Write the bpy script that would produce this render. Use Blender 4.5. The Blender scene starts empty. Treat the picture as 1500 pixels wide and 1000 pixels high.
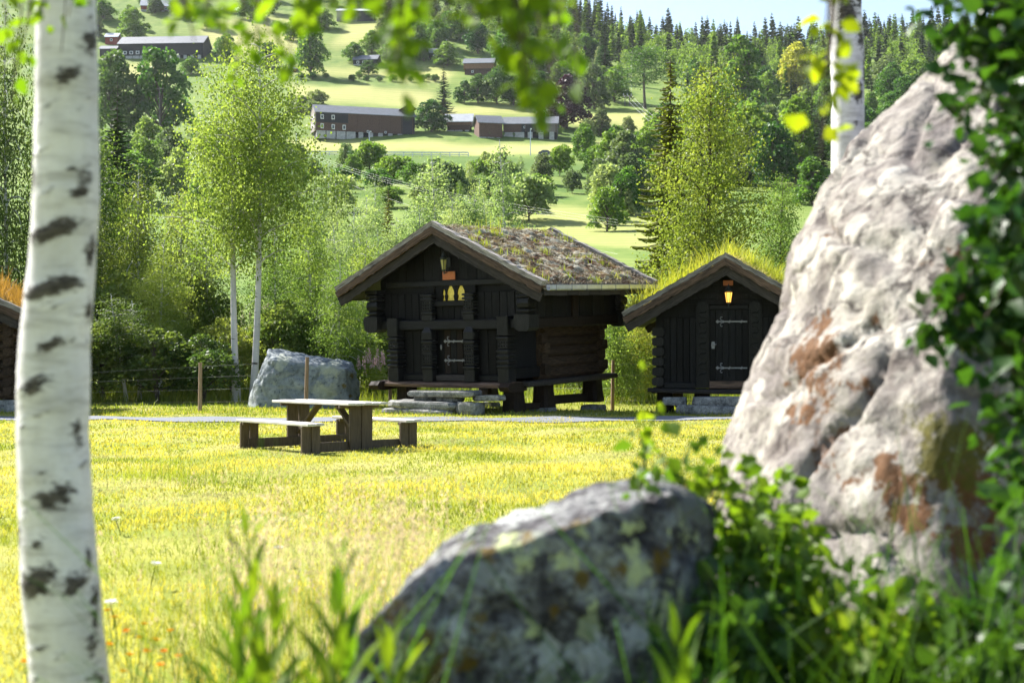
import bpy, math, random
import numpy as np
from mathutils import Vector, Matrix, noise as mnoise

random.seed(7)
sc = bpy.context.scene
COL = sc.collection
R = math.radians

# ------------------------------------------------------------------ camera
F, CX, HY, EYE = 2083.33, 750.0, 518.0, 1.5
cam_d = bpy.data.cameras.new('camera')
cam = bpy.data.objects.new('camera', cam_d)
COL.objects.link(cam)
cam.location = (0, 0, EYE)
cam.rotation_euler = (R(90), 0, 0)
cam_d.lens = 50
cam_d.sensor_width = 36
cam_d.shift_y = 0.012
cam_d.clip_start = 0.05
cam_d.clip_end = 6000
cam_d.dof.use_dof = True
cam_d.dof.focus_distance = 36.0
cam_d.dof.aperture_fstop = 2.5
cam_d.dof.aperture_blades = 9
sc.camera = cam

# ------------------------------------------------------------------ world, sun, exposure
SUN_EL = 42.0
SUN_DIR = Vector((-0.80 * math.cos(R(SUN_EL)), 0.60 * math.cos(R(SUN_EL)), math.sin(R(SUN_EL))))   # towards the sun
world = bpy.data.worlds.new('World')
sc.world = world
world.use_nodes = True
wn = world.node_tree
for n in list(wn.nodes):
    wn.nodes.remove(n)
sky = wn.nodes.new('ShaderNodeTexSky')
sky.sky_type = 'NISHITA'
sky.sun_disc = False
sky.sun_elevation = R(SUN_EL)
sky.sun_rotation = math.atan2(SUN_DIR.x, SUN_DIR.y)
sky.air_density = 1.0
sky.dust_density = 1.2
bgn = wn.nodes.new('ShaderNodeBackground')
bgn.inputs['Strength'].default_value = 0.08
wo = wn.nodes.new('ShaderNodeOutputWorld')
wn.links.new(sky.outputs[0], bgn.inputs[0])
wn.links.new(bgn.outputs[0], wo.inputs[0])

sun_d = bpy.data.lights.new('sun', 'SUN')
sun_d.energy = 5.0
sun_d.angle = R(0.53)
sun_d.color = (1.0, 0.965, 0.90)
sun = bpy.data.objects.new('sun', sun_d)
COL.objects.link(sun)
sun.location = (-30, 20, 40)
sun.rotation_euler = SUN_DIR.to_track_quat('Z', 'Y').to_euler()

sc.view_settings.view_transform = 'Standard'
sc.view_settings.look = 'None'
sc.view_settings.gamma = 1
sc.view_settings.exposure = 1.68
sc.cycles.max_bounces = 6
sc.cycles.diffuse_bounces = 3
sc.cycles.glossy_bounces = 2
sc.cycles.transmission_bounces = 3
sc.cycles.volume_bounces = 0
sc.cycles.sample_clamp_indirect = 4
sc.cycles.use_denoising = True
sc.cycles.caustics_reflective = False
sc.cycles.caustics_refractive = False


def P(px, py, Y):
    """world point at depth Y for a spot measured on the photograph (1500 x 1000)"""
    return Vector(((px - CX) / F * Y, Y, EYE - (py - HY) / F * Y))


# ------------------------------------------------------------------ tagging and object helpers
def tag(o, label=None, cat=None, group=None, kind=None):
    if label: o['label'] = label
    if cat: o['category'] = cat
    if group: o['group'] = group
    if kind: o['kind'] = kind
    return o


def link(o, parent=None):
    COL.objects.link(o)
    if parent is not None:
        o.parent = parent
    return o


def empty(name, mat=None):
    o = bpy.data.objects.new(name, None)
    o.empty_display_size = 0.2
    COL.objects.link(o)
    if mat is not None:
        o.matrix_world = mat
    return o


def frame(x, y, z, yaw, pitch=0.0, roll=0.0):
    return Matrix.Translation((x, y, z)) @ Matrix.Rotation(yaw, 4, 'Z') @ Matrix.Rotation(pitch, 4, 'X') @ Matrix.Rotation(roll, 4, 'Y')


def np_mesh(name, V, Fa, mat=None, smooth=False):
    """Fa: (n,4) or (n,3) int array, or list of lists"""
    me = bpy.data.meshes.new(name)
    V = np.asarray(V, dtype=np.float32)
    if isinstance(Fa, np.ndarray):
        n, k = Fa.shape
        me.vertices.add(len(V))
        me.vertices.foreach_set('co', V.ravel())
        me.loops.add(n * k)
        me.loops.foreach_set('vertex_index', Fa.astype(np.int32).ravel())
        me.polygons.add(n)
        me.polygons.foreach_set('loop_start', np.arange(0, n * k, k, dtype=np.int32))
        me.polygons.foreach_set('loop_total', np.full(n, k, dtype=np.int32))
        if smooth:
            me.polygons.foreach_set('use_smooth', np.ones(n, dtype=bool))
        me.update(calc_edges=True)
    else:
        me.from_pydata([tuple(map(float, v)) for v in V], [], Fa)
        if smooth:
            for p in me.polygons:
                p.use_smooth = True
        me.update()
    if mat is not None:
        me.materials.append(mat)
    return me


class MB:
    """collects quads/tris for one mesh"""
    def __init__(self):
        self.v, self.f, self.n = [], [], 0

    def add(self, V, Fs):
        V = [tuple(p) for p in V]
        self.v += V
        self.f += [[i + self.n for i in f] for f in Fs]
        self.n += len(V)
        return self

    def box(self, c, s, rot=None, b=0.0):
        V, Fs = cbox(s, b)
        M = rot.to_3x3() if rot is not None else None
        out = []
        for p in V:
            q = Vector(p)
            if M: q = M @ q
            out.append(q + Vector(c))
        return self.add(out, Fs)

    def tube(self, pts, rad, sides=8, cap=True):
        V, Q = tube_np(np.array([tuple(p) for p in pts]), np.array(rad, dtype=float), sides)
        Fs = Q.tolist()
        if cap:
            m = len(pts)
            Fs = Fs + [list(range(sides))[::-1], [(m - 1) * sides + i for i in range(sides)]]
        return self.add(V, Fs)

    def lathe(self, prof, sides=12, c=(0, 0, 0), rot0=0.0):
        V, Fs = [], []
        for (z, r) in prof:
            for i in range(sides):
                a = 2 * math.pi * i / sides + rot0
                V.append((c[0] + r * math.cos(a), c[1] + r * math.sin(a), c[2] + z))
        for j in range(len(prof) - 1):
            for i in range(sides):
                k = (i + 1) % sides
                Fs.append([j * sides + i, j * sides + k, (j + 1) * sides + k, (j + 1) * sides + i])
        Fs.append(list(range(sides))[::-1])
        Fs.append([(len(prof) - 1) * sides + i for i in range(sides)])
        return self.add(V, Fs)

    def prism(self, poly, axis, a, b):
        """poly: list of 2-D points; extruded along axis from a to b. axis 'y': (x,z), 'x': (y,z), 'z': (x,y)"""
        n = len(poly)
        def mk(p, t):
            return {'y': (p[0], t, p[1]), 'x': (t, p[0], p[1]), 'z': (p[0], p[1], t)}[axis]
        V = [mk(p, a) for p in poly] + [mk(p, b) for p in poly]
        Fs = [list(range(n)), list(range(n, 2 * n))[::-1]]
        for i in range(n):
            k = (i + 1) % n
            Fs.append([i, i + n, k + n, k])
        return self.add(V, Fs)

    def mesh(self, name, mat, smooth=False, fixn=True):
        me = bpy.data.meshes.new(name)
        me.from_pydata([tuple(map(float, p)) for p in self.v], [], self.f)
        if fixn:
            import bmesh
            bm = bmesh.new(); bm.from_mesh(me)
            bmesh.ops.recalc_face_normals(bm, faces=bm.faces)
            bm.to_mesh(me); bm.free()
        if smooth:
            for p in me.polygons:
                p.use_smooth = True
        me.materials.append(mat)
        me.update()
        return me

    def build(self, name, mat, parent=None, smooth=False):
        return link(bpy.data.objects.new(name, self.mesh(name, mat, smooth)), parent)


def cbox(s, b=0.0):
    hx, hy, hz = s[0] / 2, s[1] / 2, s[2] / 2
    b = min(b, hx * 0.9, hy * 0.9, hz * 0.9)
    if b <= 0:
        V = [(x, y, z) for z in (-hz, hz) for y in (-hy, hy) for x in (-hx, hx)]
        Fs = [[0, 2, 3, 1], [4, 5, 7, 6], [0, 1, 5, 4], [2, 6, 7, 3], [0, 4, 6, 2], [1, 3, 7, 5]]
        return V, Fs
    # chamfered box: 24 verts
    V, idx = [], {}
    for sx in (-1, 1):
        for sy in (-1, 1):
            for sz in (-1, 1):
                for ax in range(3):
                    p = [sx * (hx - b), sy * (hy - b), sz * (hz - b)]
                    p[ax] = (sx * hx, sy * hy, sz * hz)[ax]
                    idx[(sx, sy, sz, ax)] = len(V)
                    V.append(tuple(p))
    Fs = []
    for s1 in (-1, 1):
        g = lambda a, b_, c: idx[(a, b_, c)[:3] + (0,)]
        Fs.append([idx[(s1, a, c, 0)] for a, c in ((-1, -1), (1, -1), (1, 1), (-1, 1))][::s1])
        Fs.append([idx[(a, s1, c, 1)] for a, c in ((-1, -1), (-1, 1), (1, 1), (1, -1))][::s1])
        Fs.append([idx[(a, c, s1, 2)] for a, c in ((-1, -1), (1, -1), (1, 1), (-1, 1))][::s1])
    for s1 in (-1, 1):
        for s2 in (-1, 1):
            k = s1 * s2
            Fs.append([idx[(s1, s2, -1, 0)], idx[(s1, s2, -1, 1)], idx[(s1, s2, 1, 1)], idx[(s1, s2, 1, 0)]][::k])
            Fs.append([idx[(s1, -1, s2, 2)], idx[(s1, -1, s2, 0)], idx[(s1, 1, s2, 0)], idx[(s1, 1, s2, 2)]][::-k])
            Fs.append([idx[(-1, s1, s2, 1)], idx[(-1, s1, s2, 2)], idx[(1, s1, s2, 2)], idx[(1, s1, s2, 1)]][::k])
            for s3 in (-1, 1):
                Fs.append([idx[(s1, s2, s3, 0)], idx[(s1, s2, s3, 1)], idx[(s1, s2, s3, 2)]][::s1 * s2 * s3])
    return V, Fs


_bc = {}


def box(name, parent, c, s, mat, rot=None, b=0.008):
    """one bevelled board / block as an object; alike ones share mesh data"""
    key = (round(s[0], 3), round(s[1], 3), round(s[2], 3), b, mat.name, name)
    me = _bc.get(key)
    if me is None:
        V, Fs = cbox(s, b)
        me = np_mesh(name, V, Fs, mat)
        _bc[key] = me
    o = bpy.data.objects.new(name, me)
    o.location = c
    if rot is not None:
        o.rotation_euler = rot
    return link(o, parent)


def tube_np(P_, rad, sides=8):
    n = len(P_)
    T = np.gradient(P_, axis=0)
    T /= (np.linalg.norm(T, axis=1, keepdims=True) + 1e-9)
    ref = np.array([0.0, 0.0, 1.0]) if abs(T[:, 2]).mean() < 0.9 else np.array([1.0, 0.0, 0.0])
    A = np.cross(T, ref); A /= (np.linalg.norm(A, axis=1, keepdims=True) + 1e-9)
    B = np.cross(T, A)
    ang = np.linspace(0, 2 * np.pi, sides, endpoint=False)
    V = P_[:, None, :] + rad[:, None, None] * (np.cos(ang)[None, :, None] * A[:, None, :] + np.sin(ang)[None, :, None] * B[:, None, :])
    i = np.arange(sides); k = (i + 1) % sides
    Q = []
    for j in range(n - 1):
        Q.append(np.stack([j * sides + i, j * sides + k, (j + 1) * sides + k, (j + 1) * sides + i], 1))
    return V.reshape(-1, 3), np.concatenate(Q)


class NB:
    """numpy collector (all quads)"""
    def __init__(self):
        self.V, self.Q, self.n = [], [], 0

    def add(self, V, Q):
        self.V.append(np.asarray(V, dtype=np.float32)); self.Q.append(np.asarray(Q) + self.n); self.n += len(V)

    def tube(self, pts, rad, sides=6):
        self.add(*tube_np(np.asarray(pts, float), np.asarray(rad, float), sides))

    def mesh(self, name, mat, smooth=False):
        return np_mesh(name, np.concatenate(self.V), np.concatenate(self.Q), mat, smooth)

    def build(self, name, mat, parent=None, smooth=False):
        return link(bpy.data.objects.new(name, self.mesh(name, mat, smooth)), parent)


def unit(a):
    return a / (np.linalg.norm(a, axis=-1, keepdims=True) + 1e-9)


def leaf_quads(C, D, L, W, rng):
    """flat rhombic leaves: centre C, axis D, length L, width W"""
    n = len(C)
    D = unit(D)
    S = unit(np.cross(D, rng.normal(size=(n, 3))))
    L = np.asarray(L).reshape(-1, 1) * 0.5; W = np.asarray(W).reshape(-1, 1) * 0.5
    V = np.stack([C - D * L, C + S * W - D * L * .15, C + D * L, C - S * W - D * L * .15], 1).reshape(-1, 3)
    Q = np.arange(4 * n).reshape(n, 4)
    return V, Q


def leaf_folded(C, D, N, L, W):
    """near leaves: ovate, folded along the rib, two quads each"""
    D = unit(D); S = unit(np.cross(D, N)); N = unit(np.cross(S, D))
    L = np.asarray(L).reshape(-1, 1); W = np.asarray(W).reshape(-1, 1) * .5
    up = N * W * .35
    n = len(C)
    V = np.stack([C, C + D * L * .38 + S * W + up, C + D * L * .75 + S * W * .62 + up * .7, C + D * L - N * L * .08,
                  C + D * L * .38 - S * W + up, C + D * L * .75 - S * W * .62 + up * .7, C + D * L * .5], 1).reshape(-1, 3)
    b = (np.arange(n) * 7)[:, None]
    Q = np.concatenate([b + np.array([[0, 1, 2, 6]]), b + np.array([[6, 2, 3, 3]]), b + np.array([[0, 6, 5, 4]]), b + np.array([[6, 3, 5, 5]])])
    # triangles written as quads are invalid: use tris
    T = np.concatenate([b + np.array([[0, 1, 6]]), b + np.array([[1, 2, 6]]), b + np.array([[2, 3, 6]]),
                        b + np.array([[0, 6, 4]]), b + np.array([[4, 6, 5]]), b + np.array([[5, 6, 3]])])
    return V, T


# ------------------------------------------------------------------ materials
def new_mat(name):
    m = bpy.data.materials.new(name)
    m.use_nodes = True
    nt = m.node_tree
    for n in list(nt.nodes):
        nt.nodes.remove(n)
    out = nt.nodes.new('ShaderNodeOutputMaterial')
    return m, nt, out


def N(nt, typ, **kw):
    n = nt.nodes.new('ShaderNode' + typ)
    for k, v in kw.items():
        if k in n.inputs:
            n.inputs[k].default_value = v
        else:
            setattr(n, k, v)
    return n


def coord(nt, kind='Object', scale=(1, 1, 1)):
    tc = N(nt, 'TexCoord')
    mp = N(nt, 'Mapping')
    mp.inputs['Scale'].default_value = scale
    nt.links.new(tc.outputs[kind], mp.inputs['Vector'])
    return mp.outputs[0]


def geo_pos(nt, scale=(1, 1, 1)):
    g = N(nt, 'NewGeometry')
    mp = N(nt, 'Mapping')
    mp.inputs['Scale'].default_value = scale
    nt.links.new(g.outputs['Position'], mp.inputs['Vector'])
    return mp.outputs[0]


def ramp(nt, fac, stops, interp='LINEAR'):
    r = N(nt, 'ValToRGB')
    r.color_ramp.interpolation = interp
    e = r.color_ramp.elements
    while len(e) < len(stops):
        e.new(0.5)
    for i, (p, c) in enumerate(stops):
        e[i].position = p
        e[i].color = (c[0], c[1], c[2], 1) if not isinstance(c, (int, float)) else (c, c, c, 1)
    nt.links.new(fac, r.inputs[0])
    return r.outputs[0]


def noise_tex(nt, vec, scale, detail=4, rough=0.55, dist=0.0):
    n = N(nt, 'TexNoise')
    n.inputs['Scale'].default_value = scale
    n.inputs['Detail'].default_value = detail
    n.inputs['Roughness'].default_value = rough
    n.inputs['Distortion'].default_value = dist
    nt.links.new(vec, n.inputs['Vector'])
    return n.outputs['Fac']


def mix(nt, fac, a, b, blend='MIX'):
    m = N(nt, 'Mix', data_type='RGBA', blend_type=blend)
    if isinstance(fac, (int, float)): m.inputs[0].default_value = fac
    else: nt.links.new(fac, m.inputs[0])
    for s, x in ((6, a), (7, b)):
        if isinstance(x, tuple): m.inputs[s].default_value = (x[0], x[1], x[2], 1)
        else: nt.links.new(x, m.inputs[s])
    return m.outputs[2]


def math_(nt, op, a, b=None):
    m = N(nt, 'Math', operation=op)
    for s, x in ((0, a), (1, b)):
        if x is None: continue
        if isinstance(x, (int, float)): m.inputs[s].default_value = x
        else: nt.links.new(x, m.inputs[s])
    return m.outputs[0]


def finish(nt, out, col, rough=0.8, height=None, bump=0.3, dist=0.02, spec=0.3, metal=0.0):
    p = N(nt, 'BsdfPrincipled')
    if isinstance(col, tuple): p.inputs['Base Color'].default_value = (*col, 1)
    else: nt.links.new(col, p.inputs['Base Color'])
    if isinstance(rough, (int, float)): p.inputs['Roughness'].default_value = rough
    else: nt.links.new(rough, p.inputs['Roughness'])
    p.inputs['Specular IOR Level'].default_value = spec
    p.inputs['Metallic'].default_value = metal
    if height is not None:
        b = N(nt, 'Bump')
        b.inputs['Strength'].default_value = bump
        b.inputs['Distance'].default_value = dist
        nt.links.new(height, b.inputs['Height'])
        nt.links.new(b.outputs[0], p.inputs['Normal'])
    nt.links.new(p.outputs[0], out.inputs[0])
    return p


def wood(name, dark, light, grain=(6, 6, 0.7), rough=0.75, vary=0.35, bump=0.5, spec=0.3):
    """weathered wood, grain along the axis with the small scale; each board a little different"""
    m, nt, out = new_mat(name)
    v = coord(nt, 'Object', grain)
    oi = N(nt, 'ObjectInfo')
    add = N(nt, 'VectorMath', operation='ADD')
    sc_ = N(nt, 'VectorMath', operation='SCALE')
    cb = N(nt, 'CombineXYZ')
    for i in range(3): nt.links.new(oi.outputs['Random'], cb.inputs[i])
    nt.links.new(cb.outputs[0], sc_.inputs[0]); sc_.inputs['Scale'].default_value = 37.0
    nt.links.new(v, add.inputs[0]); nt.links.new(sc_.outputs[0], add.inputs[1])
    f = noise_tex(nt, add.outputs[0], 5.0, 6, 0.65)
    c = ramp(nt, f, [(0.30, dark), (0.72, light)])
    br = math_(nt, 'ADD', math_(nt, 'MULTIPLY', oi.outputs['Random'], vary * 2), 1.0 - vary)
    c2 = mix(nt, 1.0, c, mix(nt, 1.0, (1, 1, 1), br, 'MULTIPLY'), 'MULTIPLY')
    finish(nt, out, c2, rough, f, bump, 0.01, spec)
    return m


def leaf_mat(name, c1, c2, trans=0.45, tcol=None, scale=1.2, rough=0.55, hue_by_object=0.25, spec=0.25, nw=0.6):
    m, nt, out = new_mat(name)
    g = N(nt, 'NewGeometry')
    ri = g.outputs['Random Per Island']
    oi = N(nt, 'ObjectInfo')
    f = noise_tex(nt, geo_pos(nt), scale, 3)
    if nw > .5:
        f = ramp(nt, f, [(0.36, 0.0), (0.64, 1.0)])
    t = math_(nt, 'ADD', math_(nt, 'MULTIPLY', ri, 1 - nw), math_(nt, 'MULTIPLY', f, nw))
    col = ramp(nt, t, [(0.2, c1), (0.8, c2)])
    val = math_(nt, 'ADD', math_(nt, 'MULTIPLY', oi.outputs['Random'], hue_by_object * 2), 1.0 - hue_by_object)
    hs = N(nt, 'HueSaturation')
    nt.links.new(val, hs.inputs['Value'])
    nt.links.new(math_(nt, 'ADD', math_(nt, 'MULTIPLY', oi.outputs['Random'], -0.05), 0.525), hs.inputs['Hue'])
    nt.links.new(col, hs.inputs['Color'])
    p = N(nt, 'BsdfPrincipled')
    nt.links.new(hs.outputs[0], p.inputs['Base Color'])
    p.inputs['Roughness'].default_value = rough
    p.inputs['Specular IOR Level'].default_value = spec
    tr = N(nt, 'BsdfTranslucent')
    tc = mix(nt, 1.0, hs.outputs[0], tcol or (1.3, 1.35, 0.75), 'MULTIPLY')
    nt.links.new(tc, tr.inputs[0])
    ms = N(nt, 'MixShader')
    ms.inputs[0].default_value = trans
    nt.links.new(p.outputs[0], ms.inputs[1]); nt.links.new(tr.outputs[0], ms.inputs[2])
    nt.links.new(ms.outputs[0], out.inputs[0])
    return m


def plain(name, col, rough=0.7, scale=8.0, amt=0.25, bump=0.2, spec=0.3, metal=0.0, emit=None):
    m, nt, out = new_mat(name)
    f = noise_tex(nt, coord(nt), scale, 5)
    c = ramp(nt, f, [(0.25, tuple(x * (1 - amt) for x in col)), (0.75, tuple(min(1, x * (1 + amt)) for x in col))])
    p = finish(nt, out, c, rough, f, bump, 0.01, spec, metal)
    if emit:
        p.inputs['Emission Color'].default_value = (*emit[0], 1)
        p.inputs['Emission Strength'].default_value = emit[1]
    return m


M = {}
M['tar'] = wood('tarred_wood', (0.0012, 0.0012, 0.0013), (0.0105, 0.0105, 0.0115), (7, 7, 0.8), 0.5, 0.6, 0.9, 0.11)
M['carved'] = wood('tarred_carved_wood', (0.002, 0.002, 0.0022), (0.017, 0.017, 0.018), (6, 6, 1.2), 0.40, 0.35, 0.9, 0.16)  # base lighter than the wall tar: moulding highlights put into the colour
M['tar_x'] = wood('tarred_beam_wood', (0.0018, 0.0018, 0.002), (0.014, 0.014, 0.015), (0.8, 7, 7), 0.45, 0.5, 0.9, 0.16)
M['tar_brown'] = wood('tarred_brown_wood', (0.006, 0.004, 0.003), (0.030, 0.019, 0.013), (7, 7, 1.0), 0.65, 0.35, 0.6, 0.12)
M['log'] = wood('old_log_wood', (0.008, 0.006, 0.004), (0.085, 0.054, 0.034), (7, 0.8, 7), 0.7, 0.35, 0.7, 0.12)
M['grey_wood'] = wood('weathered_grey_wood', (0.035, 0.030, 0.027), (0.42, 0.38, 0.34), (0.6, 7, 7), 0.85, 0.25, 1.0)
M['barge'] = wood('weathered_brown_board', (0.010, 0.007, 0.005), (0.17, 0.105, 0.07), (0.5, 6, 6), 0.8, 0.3, 0.8)
M['rake'] = wood('dark_rake_board', (0.007, 0.006, 0.005), (0.05, 0.040, 0.034), (0.6, 7, 7), 0.75, 0.3, 0.8)
M['table_top'] = wood('bleached_plank', (0.36, 0.33, 0.29), (0.62, 0.59, 0.54), (0.8, 8, 8), 0.6, 0.12, 0.4, 0.4)
M['table_leg'] = wood('brown_stained_board', (0.05, 0.034, 0.020), (0.125, 0.09, 0.055), (8, 8, 0.9), 0.7, 0.2, 0.4)
M['fence_wood'] = wood('fence_post_wood', (0.16, 0.10, 0.065), (0.36, 0.25, 0.17), (8, 8, 0.8), 0.8, 0.2, 0.4)
M['iron'] = plain('grey_iron', (0.20, 0.20, 0.21), 0.5, 20, 0.3, 0.2, 0.5, 0.3)
M['lantern_metal'] = plain('dark_lantern_metal', (0.03, 0.035, 0.035), 0.45, 20, 0.3, 0.1, 0.5, 0.4)
M['gutter'] = plain('galvanised_gutter', (0.55, 0.57, 0.60), 0.35, 6, 0.15, 0.05, 0.5, 0.7)
M['sign'] = plain('orange_sign_paint', (0.42, 0.13, 0.045), 0.5, 14, 0.15, 0.05)
M['yellow_pane'] = plain('yellow_glow_pane', (0.45, 0.38, 0.09), 0.4, 16, 0.4, 0.05, 0.4, 0.0, ((0.8, 0.60, 0.04), 0.07))  # faint emission added so the pane does not go dim under the eaves
M['lamp_on'] = plain('glowing_lamp_glass', (0.9, 0.55, 0.15), 0.3, 12, 0.2, 0.05, 0.4, 0.0, ((1.0, 0.42, 0.06), 0.75))
M['lamp_off'] = plain('amber_lamp_glass', (0.30, 0.27, 0.10), 0.15, 12, 0.3, 0.05, 0.6)
M['wire'] = plain('bright_wire', (0.3, 0.3, 0.29), 0.6, 5, 0.1, 0.0, 0.5, 0.2)

# ------------------------------------------------------------------ terrain
PROF = [(-60, 0.0), (40, 0.0), (50, 0.25), (60, 0.9), (80, 3.0), (100, 5.6), (130, 9.6), (180, 16.8), (230, 24.5), (260, 30.0),
        (330, 44.0), (395, 56.3), (412, 57.5), (440, 62.0), (480, 73.0), (560, 98.0), (650, 127.0), (700, 146.0),
        (850, 198.0), (950, 230.0), (1100, 262.0), (1700, 300.0)]
PX = np.array([p[0] for p in PROF], float); PZ = np.array([p[1] for p in PROF], float)
RIDGE_PX = [-900, 0, 600, 760, 850, 900, 1000, 1100, 1200, 1300, 1500, 2200]
RIDGE_PY = [-80, -70, -40, -10, 22, 42, 66, 68, 64, 56, 44, 30]


def sstep(a, b, x):
    t = np.clip((x - a) / (b - a), 0, 1)
    return t * t * (3 - 2 * t)


def wob(x, y):
    return (np.sin(x * .021 + 1.3) * np.cos(y * .017 + .4) + .5 * np.sin(x * .053 + y * .031) + .3 * np.sin(y * .09 - x * .07))


def ground(x, y):
    x = np.asarray(x, float); y = np.asarray(y, float)
    h = np.interp(y, PX, PZ)
    px = CX + F * x / np.maximum(y, 30.0)
    hr = EYE + 950 * (HY - np.interp(px, RIDGE_PX, RIDGE_PY)) / F
    t = sstep(480, 950, y)
    h = h * (1 + t * (hr / 230.0 - 1))
    h = h - sstep(950, 1500, y) * 0.25 * np.maximum(y - 950, 0) * sstep(820, 1000, px)
    h = h + wob(x, y) * 1.2 * sstep(90, 240, y) * (1 - .6 * np.exp(-((y - 400) / 25) ** 2))
    near = 0.02 * np.sin(x * .9 + .5) * np.cos(y * .7) + 0.015 * np.sin(x * 2.3 + y * 1.1)
    h = h + near * (1 - sstep(30, 80, y))
    # the ground dips a little behind the far corner of the big storehouse
    h = h - 0.16 * np.exp(-(((x - 2.6) / 1.8) ** 2 + ((y - 39.5) / 2.0) ** 2))
    # knoll the photographer stands on, with the boulders
    h = h + 0.12 * np.exp(-(((x - 1.6) / 1.9) ** 2 + ((y - 4.5) / 2.2) ** 2))
    return h


def gz(x, y):
    return float(ground(x, y))


def hit(px, py, y0=38.0):
    """where the line of sight through a spot of the photograph meets the terrain (used to read off distances)"""
    Ys = y0 * np.power(1.004, np.arange(0, 900))
    X = (px - CX) / F * Ys; Z = EYE - (py - HY) / F * Ys
    g = ground(X, Ys)
    below = np.nonzero(Z <= g)[0]
    i = below[0] if len(below) else len(Ys) - 1
    return Vector((X[i], Ys[i], g[i]))


def in_poly(px, py, poly):
    n = len(poly); inside = np.zeros(px.shape, bool); j = n - 1
    for i in range(n):
        xi, yi = poly[i]; xj, yj = poly[j]
        c = ((yi > py) != (yj > py)) & (px < (xj - xi) * (py - yi) / (yj - yi + 1e-9) + xi)
        inside ^= c; j = i
    return inside


STRAW = [[(380, 203), (610, 206), (780, 212), (900, 206), (905, 216), (780, 227), (560, 223), (360, 224)],
         [(425, 122), (560, 128), (645, 136), (610, 156), (470, 152), (425, 146)],
         [(430, 99), (630, 103), (640, 116), (430, 112)],
         [(818, 172), (905, 166), (990, 158), (985, 186), (900, 192), (850, 184)],
         [(640, 160), (700, 152), (800, 160), (800, 168), (640, 172)],
         [(770, 298), (1000, 312), (1000, 372), (740, 345)],
         [(300, 30), (460, 22), (450, 70), (380, 90), (300, 60)],
         [(175, 92), (250, 92), (250, 118), (180, 112)],
         [(590, 96), (660, 96), (650, 124), (560, 120)],
         [(500, 28), (560, 28), (560, 60), (490, 66)]]
BANK_GREEN = [[(440, 114), (640, 118), (640, 124), (430, 121)], [(690, 190), (880, 196), (880, 206), (700, 205)],
               [(820, 184), (900, 182), (905, 194), (830, 196)], [(430, 226), (700, 228), (900, 240), (900, 262), (430, 250)]]  # darker green grass of the banks between the fields

# ground sheet: fan of columns with its apex behind the camera, out past the ridge
NA, NR = 420, 400
ang = np.linspace(R(-37), R(37), NA)
rad = 22.0 * np.power(1800.0 / 22.0, np.linspace(0, 1, NR))
AX, RX = np.meshgrid(ang, rad)
GX = (np.tan(AX) * RX).ravel(); GY = (RX - 34.0).ravel()
GZ = ground(GX, GY)
ii = (np.arange(NR - 1)[:, None] * NA + np.arange(NA - 1)[None, :]).ravel()
GQ = np.stack([ii, ii + 1, ii + NA + 1, ii + NA], 1)
m, nt, out = new_mat('meadow_ground')
gp = geo_pos(nt)
at = N(nt, 'Attribute'); at.attribute_name = 'straw'
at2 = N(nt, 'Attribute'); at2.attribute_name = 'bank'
at3 = N(nt, 'Attribute'); at3.attribute_name = 'hill'
n1 = noise_tex(nt, gp, 0.35, 6, 0.6)
n2 = noise_tex(nt, gp, 3.0, 5, 0.65)
n3 = noise_tex(nt, gp, 0.03, 4, 0.6)
lawn = mix(nt, n2, ramp(nt, n1, [(0.34, (0.11, 0.15, 0.018)), (0.5, (0.26, 0.25, 0.045)), (0.64, (0.42, 0.36, 0.12))]), (0.19, 0.22, 0.035))
meadow = ramp(nt, n3, [(0.3, (0.075, 0.14, 0.026)), (0.7, (0.14, 0.205, 0.038))])
n4 = noise_tex(nt, geo_pos(nt, (1, .5, 1)), 0.12, 6, 0.7)
meadow = mix(nt, ramp(nt, n4, [(0.42, 0.0), (0.62, .85)]), meadow, (0.20, 0.245, 0.06))
meadow = mix(nt, ramp(nt, n4, [(0.34, .7), (0.46, 0.0)]), meadow, (0.06, 0.115, 0.02))
straw = ramp(nt, math_(nt, 'ADD', math_(nt, 'MULTIPLY', n3, .5), math_(nt, 'MULTIPLY', n1, .5)), [(0.3, (0.28, 0.30, 0.09)), (0.7, (0.42, 0.38, 0.15))])
wvt = N(nt, 'TexWave'); wvt.wave_type = 'BANDS'; wvt.bands_direction = 'Y'; wvt.inputs['Scale'].default_value = .07; wvt.inputs['Distortion'].default_value = 5; wvt.inputs['Detail'].default_value = 3; wvt.inputs['Detail Scale'].default_value = .6; nt.links.new(gp, wvt.inputs['Vector'])
straw = mix(nt, math_(nt, 'MULTIPLY', wvt.outputs['Fac'], .45), straw, (0.24, 0.27, 0.075))
meadow = mix(nt, math_(nt, 'MULTIPLY', wvt.outputs['Fac'], .35), meadow, (0.085, 0.14, 0.025))
sf = math_(nt, 'MULTIPLY', at.outputs['Fac'], 1.0)
hillc = mix(nt, sf, meadow, straw)
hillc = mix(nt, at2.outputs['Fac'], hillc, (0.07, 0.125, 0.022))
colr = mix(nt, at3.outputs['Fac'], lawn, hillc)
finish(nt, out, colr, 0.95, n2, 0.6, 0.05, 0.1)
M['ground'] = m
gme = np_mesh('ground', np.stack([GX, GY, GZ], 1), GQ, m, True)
vpx = CX + F * GX / np.maximum(GY, 1); vpy = HY - F * (GZ - EYE) / np.maximum(GY, 1)
jx = 6 * np.sin(GX * .11 + GY * .07) + 5 * np.sin(GX * .31 - GY * .05); jy = 1.6 * np.sin(GX * .19 + 1) + 1.2 * np.sin(GX * .05 + GY * .21)
straw_a = np.zeros(len(GX), np.float32); bank_a = np.zeros(len(GX), np.float32)
far = GY > 150
for poly in STRAW:
    straw_a[far & in_poly(vpx + jx, vpy + jy, poly)] = .6 if poly[0] == (770, 298) else 1
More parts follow.
